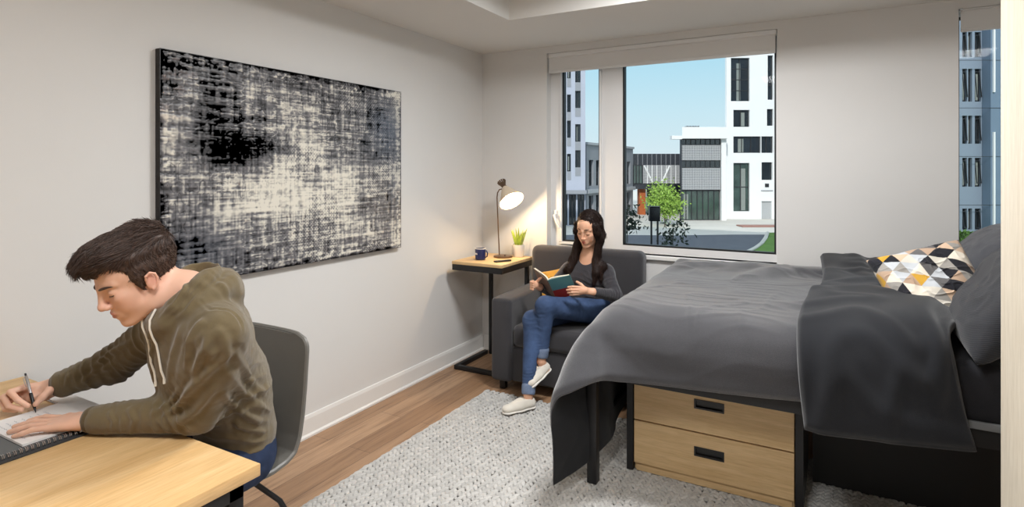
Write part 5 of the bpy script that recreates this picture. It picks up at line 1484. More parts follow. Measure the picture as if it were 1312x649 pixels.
    fields = [(Le, unit(fa + ua), .030, .011, .10), (Le + fa * .10, fa, .034, .008, .08), (Lw - fa * .09, fa, .022, .006, .05),
              
              (mid + tl * .15, A3((.1, .1, 1)), .050, .011, .14), (pelh + tl * .16 + A3((0, 0, .05)), A3((0, .3, 1)), .036, .010, .10), (mid + tf * .1, A3((.2, 0, 1)), .050, .010, .14),
              (Re, unit(Rw - Re), .032, .010, .10), ((Rs + Re) / 2, unit(Re - Rs), .036, .009, .10), (Rw + (Re - Rw) * .45, unit(Rw - Re), .024, .006, .06),
              (che + tf * .1, unit(tl + A3((0, 0, .6))), .060, .007, .12), (Nk + tb * .12 + tl * .05, unit(tl * .4 + A3((0, 0, 1))), .040, .007, .10)]
    Vg = relax(Vg, Fg, 1, .5)
    Vg = creases(Vg, Fg, fields, 11, .0016)
    RP = [([(257, 385), (269, 396), (291, 396), (307, 410), (310, 424)], .0045, -.0035), ([(238, 472), (241, 440), (256, 412)], .010, .010), ([(246, 484), (258, 452), (278, 424)], .011, .011),
          ([(240, 503), (263, 480), (292, 455)], .011, .009), ([(214, 528), (232, 514), (250, 488)], .009, .010), ([(226, 543), (250, 526), (274, 498)], .010, .010), ([(194, 530), (212, 519), (228, 500)], .008, .007),
          ([(300, 452), (318, 478), (336, 500)], .010, .010), ([(292, 478), (311, 500), (338, 520)], .010, .010), ([(287, 505), (306, 525), (333, 541)], .009, .009), ([(284, 534), (306, 546), (338, 553)], .008, .008),
          ([(206, 404), (222, 390), (236, 368), (247, 348)], .006, .005), ([(214, 412), (234, 395), (252, 370), (272, 350)], .006, -.005), ([(232, 420), (222, 450), (216, 490)], .012, .008), ([(190, 425), (193, 460), (200, 500)], .010, .006),
          ([(150, 425), (130, 432), (112, 450)], .009, .007), ([(165, 440), (140, 452), (118, 470)], .009, .008), ([(140, 470), (118, 478), (100, 494)], .008, .007), ([(95, 465), (88, 480), (84, 496)], .006, .005),
          ([(268, 352), (285, 365), (292, 380)], .009, .006), ([(262, 430), (270, 455), (262, 480)], .010, .007), ([(285, 425), (292, 450), (288, 475)], .010, .006), ([(140, 528), (146, 540), (144, 554)], .006, .005), ([(165, 524), (172, 538), (168, 556)], .007, .006)]
    Vg = ridges(Vg, Fg, G, RP)
    hoodie = np_mesh('hoodie', Vg, Fg, olive, t)
    # cuffs and hem ribbing as sub-parts
    rib = NT('olive_rib_knit').setp(.92, 0, .2); rib.b.inputs['Sheen Weight'].default_value = .2
    rib.b.inputs['Base Color'].default_value = lin((90, 77, 54))
    def cuff(a, b, r0, r1, name='cuff', nrib=64):
        d = unit(b - a); q = Vector(d).to_track_quat('Z', 'Y').to_matrix(); L = np.linalg.norm(b - a)
        m = MB(); rows = []
        for i in range(9):
            tt = i / 8; rr = (r0 + (r1 - r0) * tt)
            if i == 0 or i == 8: rr *= .93
            rows.append([Vector(a) + Vector(d) * (L * tt) + q @ Vector((math.cos(p) * rr * (1 + .018 * (j % 2)), math.sin(p) * rr * (1 + .018 * (j % 2)), 0)) for j, p in enumerate(np.linspace(0, 2 * math.pi, nrib * 2, endpoint=False))])
        rows = [[Vector(a) + Vector(d) * .004 + (p - Vector(a) - Vector(d) * 0) * .80 for p in rows[0]]] + rows + [[Vector(b) + (p - Vector(b)) * .80 for p in rows[-1]]]
        P = np.array([[tuple(p) for p in r_] for r_ in rows]).swapaxes(0, 1)
        return grid_mesh(name, P, rib.m, hoodie, closed_u=True)
    cuff(Lw - fa * .075, Lw + fa * .002, .0415, .0370)
    rd = unit(Rw - Re); cuff(Rw - rd * .085, Rw - rd * .018, .042, .038)
    # drawstrings
    cord = pm('white_cord', (222, 218, 208), .8, var=.03)
    fc = Nk + tf * .075 - A3((0, 0, .03))
    for sy, ln in ((.040, .215), (-.030, .235)):
        p0 = fc + tl * sy + A3((0, 0, .012))
        pts = []
        for i in range(0, 9):
            z = .015 - ln * i / 8
            base = p0 + A3((0, 0, z)) + tl * (.004 * math.sin(i) - sy * .15 * i / 8)
            # lie on the chest: march from outside towards the cloth
            q = base + tf * .20
            for _ in range(60):
                dd = float(G.ev(q[None])[0])
                if dd < .0075: break
                q = q - tf * max(dd * .7, .002)
                if (q - base) @ tf < -.08: break
            pts.append(q)
        MB().tube([tuple(p) for p in pts], .0033, 8).build('drawstring', cord, hoodie)
        MB().tube([tuple(pts[-1]), tuple(pts[-1] + A3((0, 0, -.014)))], .0042, 8).build('drawstring_tip', cord, hoodie)
    # t-shirt neck showing inside the hood
    T = Sdf(); T.cap(nb + A3((0, 0, -.06)), nb + A3((0, 0, .012)) + tf * .01, .078, .070, .01, flat=(fl[0], .9))
    T.cap(nb + A3((0, 0, -.0)) + tf * .02, nb + A3((0, 0, .15)) + tf * .05, .058, .07, .004, -1)
    Vt, Ft = T.skin(.004); np_mesh('t_shirt', Vt, Ft, pm('dark_tee', (36, 38, 44), .9), t)
    # ---------------- jeans and shoes
    J = Sdf()
    J.cap(pel - tl * .06, pel + tl * .06, .116, .116, .03)
    for h_, kn, an in zip(hips, knees, ank): J.cap(h_, kn, .086, .076, .04).cap(kn, an + A3((0, 0, .03)), .074, .056, .03)
    J.cap(pel + A3((0, 0, .36)), pel + A3((0, 0, .5)), .25, .25, .004, -1)
    for an in ank: J.cap(an + A3((0, 0, .012)), an + A3((0, 0, -.12)), .055, .12, .003, -1)
    Vj, Fj = J.skin(.006)
    den = denim('dark_denim', (40, 52, 78))
    Vj = creases(relax(Vj, Fj, 1), Fj, [(h_, A3((.3, 1, .2)), .04, .008, .12) for h_ in hips] + [(kn, A3((0, .7, .7)), .035, .007, .10) for kn in knees], 31, .0014)
    np_mesh('jeans', Vj, Fj, den, t)
    for an in ank: shoe(t, an, an + A3((.0, .055, -.085)), an + A3((0, -.20, -.09)), pm('dark_trainer', (50, 50, 54), .7), M['rubber'])
    return dict(pen=None)


def denim(name, col):
    N = NT(name).setp(.85, 0, .25)
    c = lin(col)
    f = N.noise(N.coords(), 7, 5, .6); g_ = N.noise(N.coords((900, 900, 260)), 1, 2)
    a = N.ramp(f, [(.3, tuple(q * .7 for q in c[:3])), (.75, tuple(min(1, q * 1.6) for q in c[:3]))])
    b = N.ramp(g_, [(.35, (.8, .8, .8, 1)), (.65, (1.15, 1.15, 1.15, 1))])
    N.l(N.mix(.8, a, b, 'MULTIPLY'), N.b.inputs['Base Color']); N.bump(g_, .3, .001)
    return N.m


def shoe(parent, ankle, heel, toe, upper, sole, up=None, w=1.0, h=.004):
    """low slip-on shoe between heel and toe points that lie on the sole's underside"""
    d = unit(toe - heel); L = np.linalg.norm(toe - heel)
    upv = A3((0, 0, 1)) if up is None else A3(up); upv = unit(upv - d * (upv @ d)); side = np.cross(upv, d)
    P = lambda a, b, c: heel + d * a * L + side * b + upv * c
    fz = (upv, .55)
    S = Sdf()
    S.chain([P(.13, 0, .034), P(.5, .004, .034), P(.83, .002, .030)], [.031 * w, .034 * w, .037 * w], .02, flat=(upv, .75))
    S.chain([P(.13, 0, .052), P(.42, 0, .056), P(.62, 0, .040)], [.027 * w, .030 * w, .030 * w], .02)
    S.cap(ankle, P(.20, 0, .045), .028 * w, .028 * w, .015)
    S.cap(P(-.2, 0, .270), P(1.2, 0, .280), .20, .20, .003, -1)
    S.cap(P(.16, 0, .058) + upv * .02, ankle + upv * .05, .026 * w, .036 * w, .004, -1)
    S.cap(P(.2, 0, -.2), P(.8, 0, -.2), .206, .206, .002, -1)
    V, F = S.skin(h * .8)
    o = np_mesh('shoe', V, F, upper, parent)
    B = Sdf()
    B.chain([P(.13, 0, .011), P(.48, .003, .011), P(.82, .002, .011)], [.034 * w, .033 * w, .041 * w], .02, flat=(upv, .32))
    V, F = B.skin(h * .7)
    np_mesh('sole', V, F, sole, o)
    # elastic gusset beside the opening
    return o


# ------------------------------------------------------------------ the pen in the man's hand
def pen():
    tip = A3((-2.262, .897, .8190)); top = A3((-2.352, .903, .930)); d = unit(top - tip); L = np.linalg.norm(top - tip)
    t = empty('pen', tuple(tip), 0, 'silver and black ballpoint pen held in the man\'s right hand', 'pen')
    q = Vector(d).to_track_quat('Z', 'Y').to_matrix().to_4x4(); q.translation = Vector(tip)
    MB().lathe([(.0004, .0), (.0014, .004), (.0034, .014), (.0044, .022), (.0052, .030), (.0052, .066), (.0047, .070), (.0003, .070)], (0, 0, 0), 16, q).build('grip', M['black'], t)
    MB().lathe([(.0046, .0695), (.0046, L - .016), (.0040, L - .010), (.0003, L - .010)], (0, 0, 0), 16, q).build('barrel', M['chrome'], t)
    MB().lathe([(.0030, L - .0105), (.0030, L - .001), (.0003, L)], (0, 0, 0), 12, q).build('push_button', M['black'], t)
    MB().tube([(.0045, 0, L - .014), (.0080, 0, L - .015), (.0080, 0, L - .045), (.0052, 0, L - .048)], .0011, 6, q).build('clip', M['chrome'], t)


# ------------------------------------------------------------------ the woman
def woman():
    t = empty('person', (-1.60, 4.0, .49), 0, 'long-haired woman in charcoal sweater and jeans reading a book in the armchair, legs crossed', 'person')
    tl = unit((.985, .05, 0)); tf = unit((.05, -1, 0)); up = A3((0, 0, 1))
    pel = A3((-1.60, 4.03, .60)); mid = A3((-1.60, 4.03, .73)); che = A3((-1.597, 4.03, .83)); nb = A3((-1.590, 4.00, .958))
    Ls = A3((-1.455, 4.02, .872)); Rs = A3((-1.735, 4.01, .868))
    Le = A3((-1.352, 3.94, .722)); Lw = A3((-1.447, 3.745, .778)); Re = A3((-1.865, 3.95, .715)); Rw = A3((-1.862, 3.765, .765))
    hips = [A3((-1.515, 3.99, .585)), A3((-1.685, 3.99, .585))]
    kn = [A3((-1.737, 3.60, .675)), A3((-1.835, 3.60, .565))]; an = [A3((-1.752, 3.565, .305)), A3((-1.783, 3.43, .118))]
    yaw, pit, rol = R(-97), R(19), R(-4)
    f = A3((math.cos(yaw) * math.cos(pit), math.sin(yaw) * math.cos(pit), -math.sin(pit))); l = unit(np.cross((0, 0, 1), f)); u = np.cross(f, l)
    l, u = l * math.cos(rol) + u * math.sin(rol), u * math.cos(rol) - l * math.sin(rol)
    O = A3((-1.558, 3.955, 1.176)); s = 1.03
    S = Sdf(); X, lips = head(S, O, (f, l, u), s, True)
    S.cap(O + u * -.04 + f * -.025, nb + A3((0, .01, 0)), .046, .050, .03)
    fl = (tf, .70)
    S.chain([pel, mid, che], [.13, .105, .115], .04, flat=fl)
    S.cap(Rs, Ls, .046, .046, .05).cap(che, nb, .08, .05, .05, flat=fl)
    for a, b, c in ((Ls, Le, Lw), (Rs, Re, Rw)): S.cap(a, b, .042, .033, .02).cap(b, c, .034, .022, .015)
    for h_, k_, a_ in zip(hips, kn, an): S.cap(h_, k_, .078, .052, .03).cap(k_, a_, .050, .029, .02)
    heelL, toeL = A3((-1.716, 3.630, .235)), A3((-1.775, 3.425, .155)); heelR, toeR = A3((-1.752, 3.468, .025)), A3((-1.888, 3.262, .025))
    S.cap(an[0], heelL * .8 + toeL * .2 + A3((-.01, 0, .03)), .030, .026, .01).cap(heelL * .8 + toeL * .2 + A3((0, 0, .03)), toeL * .85 + heelL * .15 + A3((0, 0, .03)), .026, .022, .01)
    S.cap(an[1], heelR * .8 + toeR * .2 + A3((0, 0, .035)), .030, .026, .01).cap(heelR * .8 + toeR * .2 + A3((0, 0, .035)), toeR * .85 + heelR * .15 + A3((0, 0, .028)), .026, .022, .01)
    # left hand (right of the picture) behind the book's right cover, fingers in front of it
    g = A3((-1.545, 3.640, .800))
    S.cap(Lw, A3((-1.500, 3.700, .792)), .024, .026, .012, flat=(unit((.4, -.6, .4)), .7))
    lf = [(A3((-1.520, 3.672, .815)), A3((-1.556, 3.640, .820)), A3((-1.585, 3.638, .815))), (A3((-1.517, 3.668, .799)), A3((-1.560, 3.634, .801)), A3((-1.592, 3.634, .795))),
          (A3((-1.518, 3.668, .783)), A3((-1.557, 3.637, .783)), A3((-1.587, 3.640, .777))), (A3((-1.522, 3.674, .769)), A3((-1.552, 3.648, .767)), A3((-1.576, 3.650, .762)))]
    for q in lf:
        S.cap(A3((-1.490, 3.705, .792)), q[0], .018, .0105, .010); S.chain([q[0], q[1], q[2]], [.0098, .0085, .0072], .002)
    S.chain([A3((-1.495, 3.715, .80)), A3((-1.528, 3.725, .825)), A3((-1.560, 3.730, .838))], [.013, .010, .0085], .005)
    # right hand at the left cover
    S.cap(Rw, A3((-1.872, 3.715, .790)), .024, .026, .012, flat=(unit((1, 0, 0)), .75))
    for i in range(4):
        z = .818 - .016 * i
        a, b, c = A3((-1.880, 3.690, z)), A3((-1.878, 3.655, z + .003)), A3((-1.852, 3.638, z + .003))
        S.cap(A3((-1.872, 3.72, .79)), a, .017, .0105, .010); S.chain([a, b, c], [.0098, .0086, .0074], .002)
    S.chain([A3((-1.865, 3.725, .81)), A3((-1.84, 3.715, .835)), A3((-1.815, 3.71, .85))], [.013, .010, .0085], .005)
    V, F = S.skin(.0034); V = relax(V, F, 1, .35)
    C = paint_skin(V, X, s, [(a, b, r + .0022) for a, b, r in lips], (222, 172, 142), (168, 78, 72))
    np_mesh('body', V, F, skin_w, t, colors=C)
    hm = hair_mat('espresso_hair', (40, 28, 24), .22)
    face_bits(t, X, s, hm, hm, True)
    # hair: long, parted off-centre, falling on both shoulders
    Hh = Sdf(); Rm = np.array((f, l, u)).T
    E = lambda c, r, kk=.012, sg=1: Hh.ell(X(*c), A3(r) * s, Rm, kk * s, sg)
    E((-.016, 0, .048), (.100, .0815, .094)); E((-.045, 0, .0), (.075, .080, .095), .03)
    P = lambda *a: A3(a)
    for y, pts in ((1, [X(.035, .070, .050), X(.030, .080, .0), X(.012, .082, -.055), Ls + P(-.055, -.045, .085), Ls + P(-.040, -.085, .005), Ls + P(-.055, -.100, -.075)]),
                   (1, [X(-.02, .075, .04), X(-.03, .080, -.04), Ls + P(-.075, .0, .10), Ls + P(-.01, -.05, .04), Ls + P(-.010, -.075, -.045)]),
                   (-1, [X(.035, -.070, .050), X(.030, -.079, .0), X(.010, -.080, -.055), Rs + P(.055, -.045, .09), Rs + P(.03, -.070, .02), Rs + P(.030, -.085, -.045)]),
                   (-1, [X(-.02, -.075, .04), X(-.03, -.078, -.04), Rs + P(.075, .0, .10), Rs + P(.035, -.03, .045), Rs + P(-.005, -.065, -.0)])):
        n = len(pts); Hh.chain(pts, [.022, .024, .026, .030, .028, .016][:n - 1] + [.013], .02)
    E((.108, .008, -.014), (.058, .062, .080), .008, -1)
    E((.087, .004, .040), (.030, .044, .032), .012, -1)
    Hh.cap(O + u * -.09 + f * .05, nb + tf * .13 + A3((0, 0, -.03)), .050, .042, .012, -1)
    Vh, Fh = Hh.skin(.0042); Vh = relax(Vh, Fh, 1, .4)
    Nn = vnormals(Vh, Fh)
    sw = noise3(np.stack([Vh[:, 0] * 190, Vh[:, 1] * 150, Vh[:, 2] * 14], 1), 4) - .5
    Vh = Vh + Nn * (sw * .006)[:, None]
    rng = np.random.RandomState(6); pick = rng.randint(0, len(Vh), 4200); Pq, Nq = Vh[pick], Nn[pick]
    Lq = (Pq - O) @ Rm / s
    # comb: from the parting outwards on the crown, then down
    crown = sstep(-.02, .09, Lq[:, 2])[:, None]
    side = np.sign(Lq[:, 1:2] - .012)
    dr = crown * (l[None] * side * .9 - u[None] * .35 - f[None] * .1) + (1 - crown) * (-up[None] * 1.0 + f[None] * .10)
    dr = dr - Nq * (dr * Nq).sum(1, keepdims=True); dr /= np.linalg.norm(dr, axis=1, keepdims=True) + 1e-9
    ln = .045 + .03 * rng.rand(len(Pq), 1)
    wave = np.sin(Pq[:, 2:3] * 70 + rng.rand(len(Pq), 1)) * .004
    roots = Pq - Nq * .001 - dr * ln * .4; mids = Pq + Nq * .002 + tl[None] * wave; tips = Pq + dr * ln * .6 - Nq * .001
    ok = ~((Lq[:, 0] > .045) & (Lq[:, 2] < .094) & (np.abs(Lq[:, 1]) < .056))
    Vs, Fs = strands('x', roots[ok], tips[ok], mids[ok], .0011, None, None, 3, jit=.0012)
    Vj, Fj = np_join([(Vh, Fh), (Vs, Fs)])
    np_mesh('hair', Vj, Fj, hm, t)
    # sweater
    G = Sdf()
    G.chain([pel + A3((0, 0, .01)), mid, che], [.140, .128, .138], .05, flat=(tf, .76))
    G.cap(Rs - A3((0, 0, .01)), Ls - A3((0, 0, .01)), .058, .058, .05).cap(che, nb - A3((0, 0, .03)), .12, .062, .05, flat=(tf, .72))
    for y in (-1, 1): G.ell(che + tl * .062 * y + tf * .070 + A3((0, 0, -.010)), (.062, .050, .060), None, .035)
    G.cap(Ls, Le, .057, .046, .03).cap(Le, Lw + (Le - Lw) * .10, .046, .032, .02).cap(Rs, Re, .057, .046, .03).cap(Re, Rw + (Re - Rw) * .12, .046, .032, .02)
    G.cap(nb + A3((0, 0, .015)) + tf * .03, nb + A3((0, 0, .13)) + tf * .05, .056, .085, .008, -1)
    G.cap(nb + tf * .095 + A3((0, 0, .02)), nb + tf * .13 + A3((0, 0, -.030)), .040, .012, .008, -1)       # V neck
    for a, b in ((Le, Lw), (Re, Rw)): G.cap(b + (a - b) * .07, b - (a - b) * .4, .0245, .0245, .003, -1)
    G.cap(pel + A3((0, 0, -.42)), pel + A3((0, 0, -.36)), .27, .27, .003, -1)
    Vg, Fg = G.skin(.0045); Vg = relax(Vg, Fg, 1)
    Vg = creases(Vg, Fg, [(Le, unit(Lw - Le), .026, .007, .07), ((Ls + Le) / 2, unit(Le - Ls), .032, .006, .07), (Re, unit(Rw - Re), .026, .007, .07), (mid + tf * .1, A3((.2, 0, 1)), .034, .008, .11),
                          (Lw + (Le - Lw) * .3, unit(Lw - Le), .020, .005, .05), (che + tf * .1 + tl * .1, unit(A3((1, 0, .8))), .040, .005, .09), (pel + tf * .1, A3((0, 0, 1)), .028, .007, .10)], 51, .0010)
    np_mesh('sweater', Vg, Fg, fabric('charcoal_knit', (60, 58, 62), .92, 800, .08, .4, 4, .3, heather=.4), t)
    # jeans with turned-up cuffs
    J = Sdf(); J.cap(hips[0] + A3((0, .03, 0)), hips[1] + A3((0, .03, 0)), .105, .105, .03)
    ends = [an[0] + (kn[0] - an[0]) * .20, an[1] + (kn[1] - an[1]) * .10]
    for h_, k_, e_ in zip(hips, kn, ends): J.cap(h_, k_, .092, .068, .03).cap(k_, e_, .066, .042, .03)
    for k_, e_ in zip(kn, ends):
        d = unit(e_ - k_); J.cap(e_ + d * .060, e_ + d * .2, .06, .06, .003, -1)
    Vj, Fj = J.skin(.0045); Vj = relax(Vj, Fj, 1)
    Vj = creases(Vj, Fj, [(kn[0] + A3((0, .03, -.04)), A3((0, -.5, 1)), .026, .007, .07), (kn[1], A3((0, -.5, 1)), .026, .006, .07), (hips[0] + (kn[0] - hips[0]) * .4, unit(A3((.5, 1, .2))), .035, .006, .09),
                          (ends[0] + A3((0, 0, .04)), A3((0, 0, 1)), .020, .005, .05), (ends[1] + A3((0, 0, .05)), A3((0, 0, 1)), .020, .006, .06), ((kn[0] + ends[0]) / 2, A3((.2, 0, 1)), .045, .004, .08)], 61, .0010)
    jeans = np_mesh('jeans', Vj, Fj, denim('blue_denim', (58, 76, 108)), t)
    for k_, e_ in zip(kn, ends):
        d = unit(e_ - k_); Q = Sdf(); Q.cap(e_ - d * .000, e_ + d * .026, .0475, .0455, .004); Q.cap(e_ - d * .3, e_ - d * .095, .08, .08, .003, -1); Q.cap(e_ + d * .105, e_ + d * .3, .06, .06, .003, -1); Q.cap(e_ + d * .05, e_ + d * .1, .038, .038, .003, -1)
        V2, F2 = Q.skin(.003); np_mesh('turned_cuff', V2, F2, denim('pale_denim_cuff', (104, 118, 142)) if 'pale_denim_cuff' not in bpy.data.materials else bpy.data.materials['pale_denim_cuff'], jeans)
    shoe(t, an[0], heelL, toeL, M['shoe'], M['rubber'], up=unit(an[0] - (heelL * .75 + toeL * .25)), h=.0035)
    shoe(t, an[1], heelR, toeR, M['shoe'], M['rubber'], h=.0035)


def book():
    st = A3((-1.752, 3.655, .842)); sb = A3((-1.742, 3.775, .690)); ax = unit(sb - st); Hh = np.linalg.norm(sb - st)
    t = empty('book', tuple(sb), 0, 'open hardback with teal and red cover in the woman\'s hands', 'book')
    aL = A3((-.150, .075, .066)); aR = A3((.158, .035, .046))
    teal = pm('teal_cover', (92, 146, 150), .55, var=.04); red = pm('red_cover', (168, 50, 38), .5, var=.06); tan = pm('tan_back_cover', (122, 104, 92), .6, var=.05); page = pm('cream_pages', (232, 222, 200), .8, var=.02)
    def slab(p0, e, n, h0, h1, t0, t1, c0=0.0, c1=1.0, bow=0.0):
        """sheet from the spine along e, between heights h0..h1 along ax, thickness t0..t1 along n, bowed"""
        vs = []; K = 8
        for i in range(K + 1):
            q = c0 + (c1 - c0) * i / K
            b = bow * math.sin(math.pi * min(1, q * 1.1) ** .6)
            for hh in (h0, h1):
                for tt in (t0, t1):
                    vs.append(tuple(p0 + ax * hh * Hh + e * q + n * (tt + b)))
        fs = []
        for i in range(K):
            a = i * 4; b_ = a + 4
            fs += [(a, a + 1, b_ + 1, b_), (a + 2, b_ + 2, b_ + 3, a + 3), (a, b_, b_ + 2, a + 2), (a + 1, a + 3, b_ + 3, b_ + 1)]
        fs += [(0, 2, 3, 1), (K * 4, K * 4 + 1, K * 4 + 3, K * 4 + 2)]
        return MB().add(vs, fs)
    nL = unit(np.cross(ax, aL)); nR = unit(np.cross(aR, ax))
    if nL[1] < 0: nL = -nL
    if nR[1] < 0: nR = -nR
    slab(st, aL, nL, 0, 1, 0, .003).build('back_cover', tan, t, smooth=False)
    slab(st, aR, nR, 0, .56, 0, .003).build('front_cover', teal, t, smooth=False)
    slab(st, aR, nR, .56, 1, 0, .003).build('front_cover', red, t, smooth=False)
    slab(st, aL, nL, .02, .98, .0035, .013, .02, .95, .010).build('page_block', page, t)
    slab(st, aR, nR, .02, .98, .0035, .014, .02, .95, .012).build('page_block', page, t)
    MB().tube([tuple(st - A3((0, -.004, 0))), tuple(sb - A3((0, -.004, 0)))], .006, 8, flat=.7).build('spine', tan, t)


man(); pen(); woman(); book()
# ================================================================== OUTSIDE (seen through the windows)
GZ = -3.8
def ext_empty(name, u, v, label, cat, rz=0, group=None, z=GZ):
    p = Vector((-v * math.sin(TH) + u * math.cos(TH), v * math.cos(TH) + u * math.sin(TH), z))
    return empty(name, p, TH + rz, label, cat, group)


def px(p, v): return (p - 656) * v / 745.0
def pz(q, v): return 1.6 - (q - 219.5) * v / 745.0 - GZ        # height above the ground


M['render_white'] = pm('white_render', (236, 236, 236), .8, var=.02, vs=.5)
M['conc'] = pm('grey_cladding', (150, 152, 158), .8, var=.05, vs=.6)
M['clad_blue'] = pm('blue_grey_cladding', (104, 122, 142), .6, var=.05, vs=.8)
M['clad_lilac'] = pm('pale_lilac_cladding', (178, 182, 196), .7, var=.04, vs=.6)
M['darkclad'] = pm('dark_metal_cladding', (50, 54, 62), .5, var=.08, vs=.8)
M['extglass'] = pm('dark_reflective_glass', (30, 38, 44), .08, var=.5, vs=.25, spec=1.0)
M['extglass2'] = pm('greenish_glass', (64, 82, 76), .12, var=.5, vs=.5, spec=1.0)
M['frame_d'] = pm('dark_window_frames', (38, 40, 44), .5)
M['curtain'] = pm('pale_curtain', (136, 142, 138), .9, var=.1)
M['plaza'] = pm('pale_paving', (206, 200, 190), .9, var=.06, vs=.4)
M['asphalt'] = pm('asphalt', (92, 95, 102), .95, var=.08, vs=.7)
M['lawn'] = pm('mown_grass', (92, 128, 48), .95, var=.25, vs=1.5)
M['orange'] = pm('orange_brick', (178, 96, 52), .85, var=.1)


def screen_mat():
    N = NT('perforated_screen').setp(.7)
    v = N.coords((1, 1, 1), (0, R(45), 0))
    c = N.n('ShaderNodeTexChecker'); c.inputs['Scale'].default_value = 7.5
    c.inputs['Color1'].default_value = lin((190, 190, 192)); c.inputs['Color2'].default_value = lin((108, 110, 114)); N.l(v, c.inputs['Vector'])
    N.l(c.outputs['Color'], N.b.inputs['Base Color'])
    return N.m


M['screen'] = screen_mat()


def ext_window(parent, x0, x1, z0, z1, y, nx=1, nz=1, glass='extglass', curt=None, fr=.10):
    hs = []
    wx, wz = (x1 - x0) / nx, (z1 - z0) / nz
    for i in range(nx):
        for j in range(nz):
            hs.append((x0 + i * wx + fr / 2, x0 + (i + 1) * wx - fr / 2, z0 + j * wz + fr / 2, z0 + (j + 1) * wz - fr / 2))
    f = MB().holes(x0, x1, z0, z1, y, y + .1, hs).build('window', M['frame_d'], parent, local=True, smooth=False)
    MB().box(x0 + .02, x1 - .02, y + .05, y + .07, z0 + .02, z1 - .02).build('glazing', M[glass], f, local=True, smooth=False)
    if curt:
        a, b = curt
        MB().box(x0 + (x1 - x0) * a, x0 + (x1 - x0) * b, y + .03, y + .045, z0 + .1, z1 - .08 - .1 * (z1 - z0)).build('curtain', M['curtain'], f, local=True, smooth=False)
    return f


def white_tower():
    v = 66
    t = ext_empty('apartment_tower', px(985, v), v, 'tall white apartment tower with dark windows at the right of the view outside', 'building')
    ox = px(985, v)
    X = lambda p: px(p, v) - ox
    Z = lambda q: pz(q, v)
    wins = [(936.5, 960.5, 129.5, 74, 2, 4, (.35, .55)), (939.7, 960.5, 162.4, 140.6, 2, 1, (.5, .75)), (939.7, 975, 195.7, 174.5, 3, 1, (.2, .4)), (975.6, 990.6, 195.7, 174.5, 2, 1, None),
            (939.7, 960.5, 270.6, 208.6, 2, 2, (.5, .8)), (983.6, 990.6, 127.7, 70.8, 1, 3, None), (982.7, 990.6, 161, 139.5, 1, 1, None), (975.8, 989.7, 230.4, 207.7, 1, 1, None)]
    # storeys above and to the right, out of sight
    for k in (1, 2, 3): wins += [(939.7, 960.5, 62 - 36 * (k - 1), 40 - 36 * (k - 1), 2, 1, None), (982.7, 990.6, 62 - 36 * (k - 1), 40 - 36 * (k - 1), 1, 1, None)]
    for k in range(6): wins += [(1010, 1030, 234 - 36 * k, 212 - 36 * k, 2, 1, None)]
    hs = [(X(a), X(b), Z(c_), Z(d_)) for a, b, c_, d_, *_ in wins]
    door = (X(975.8), X(988.7), 0.0, Z(257.6))
    MB().holes(X(930.8), X(1050), 0, 34, 0, .45, hs + [door]).prism([(X(930.8), .45), (X(1050), .45), (X(1050), 14), (X(930.8) + 5.8, 14)], 0, 34).build('facade', M['render_white'], t, local=True, smooth=False)
    for (a, b, c_, d_, nx, nz_, cu) in wins: ext_window(t, X(a), X(b), Z(c_), Z(d_), .28, nx, nz_, 'extglass2' if c_ > 260 else 'extglass', cu)
    MB().box(door[0], door[1], .2, .3, 0.01, door[3]).build('door', pm('grey_steel_door', (176, 178, 180), .6), t, local=True, smooth=False)
    MB().box(X(980), X(985), -.05, .02, Z(239.6), Z(235)).build('vent', M['frame_d'], t, local=True, smooth=False)
    MB().box(X(975), X(990), -.08, .01, Z(244.5), Z(243.5)).build('ledge', M['conc'], t, local=True, smooth=False)


def pavilion():
    v = 64
    t = ext_empty('pavilion_building', px(898, v), v, 'white two-storey pavilion with perforated screens left of the white tower', 'building')
    ox = px(898, v); X = lambda p: px(p, v) - ox; Z = lambda q: pz(q, v)
    MB().box(X(924.5), X(930.7), .0, 7.3, 0, Z(163.2)).build('end_pier', M['render_white'], t, local=True, smooth=False)
    MB().prism([(X(872), -.6), (X(930.7), -.6), (X(930.7), 7.4), (X(872) + 2.6, 7.4)], Z(177.5), Z(163)).box(X(859), X(872), -.6, .2, Z(178.5), Z(174)).build('roof_fascia', M['render_white'], t, local=True, smooth=False)
    MB().prism([(X(873), .5), (X(924.4), .5), (X(924.4), 7.3), (X(873) + 2.4, 7.3)], Z(244), Z(177.5)).build('upper_body', M['darkclad'], t, local=True, smooth=False)
    for a, b in ((205, 185.5), (243, 215)):
        MB().box(X(874), X(924), .18, .3, Z(a), Z(b)).build('perforated_screen', M['screen'], t, local=True, smooth=False)
    for a, b in ((185.2, 178), (214.6, 205.4)):
        ext_window(t, X(873.5), X(924), Z(a), Z(b), .3, 8, 1)
    ext_window(t, X(873.5), X(924), 0.02, Z(244), .5, 7, 1, 'extglass2', (.08, .20))
    MB().box(X(873), X(874), .1, .6, 0, Z(177.5)).build('corner_post', M['darkclad'], t, local=True, smooth=False)
    s = MB()
    for k in range(5): s.prism([(X(884 + k * 3.6), Z(163)), (X(887 + k * 3.6), Z(159.5)), (X(887.4 + k * 3.6), Z(163))], 1.5, 3, 'y')
    s.build('roof_panels', M['darkclad'], t, local=True, smooth=False)


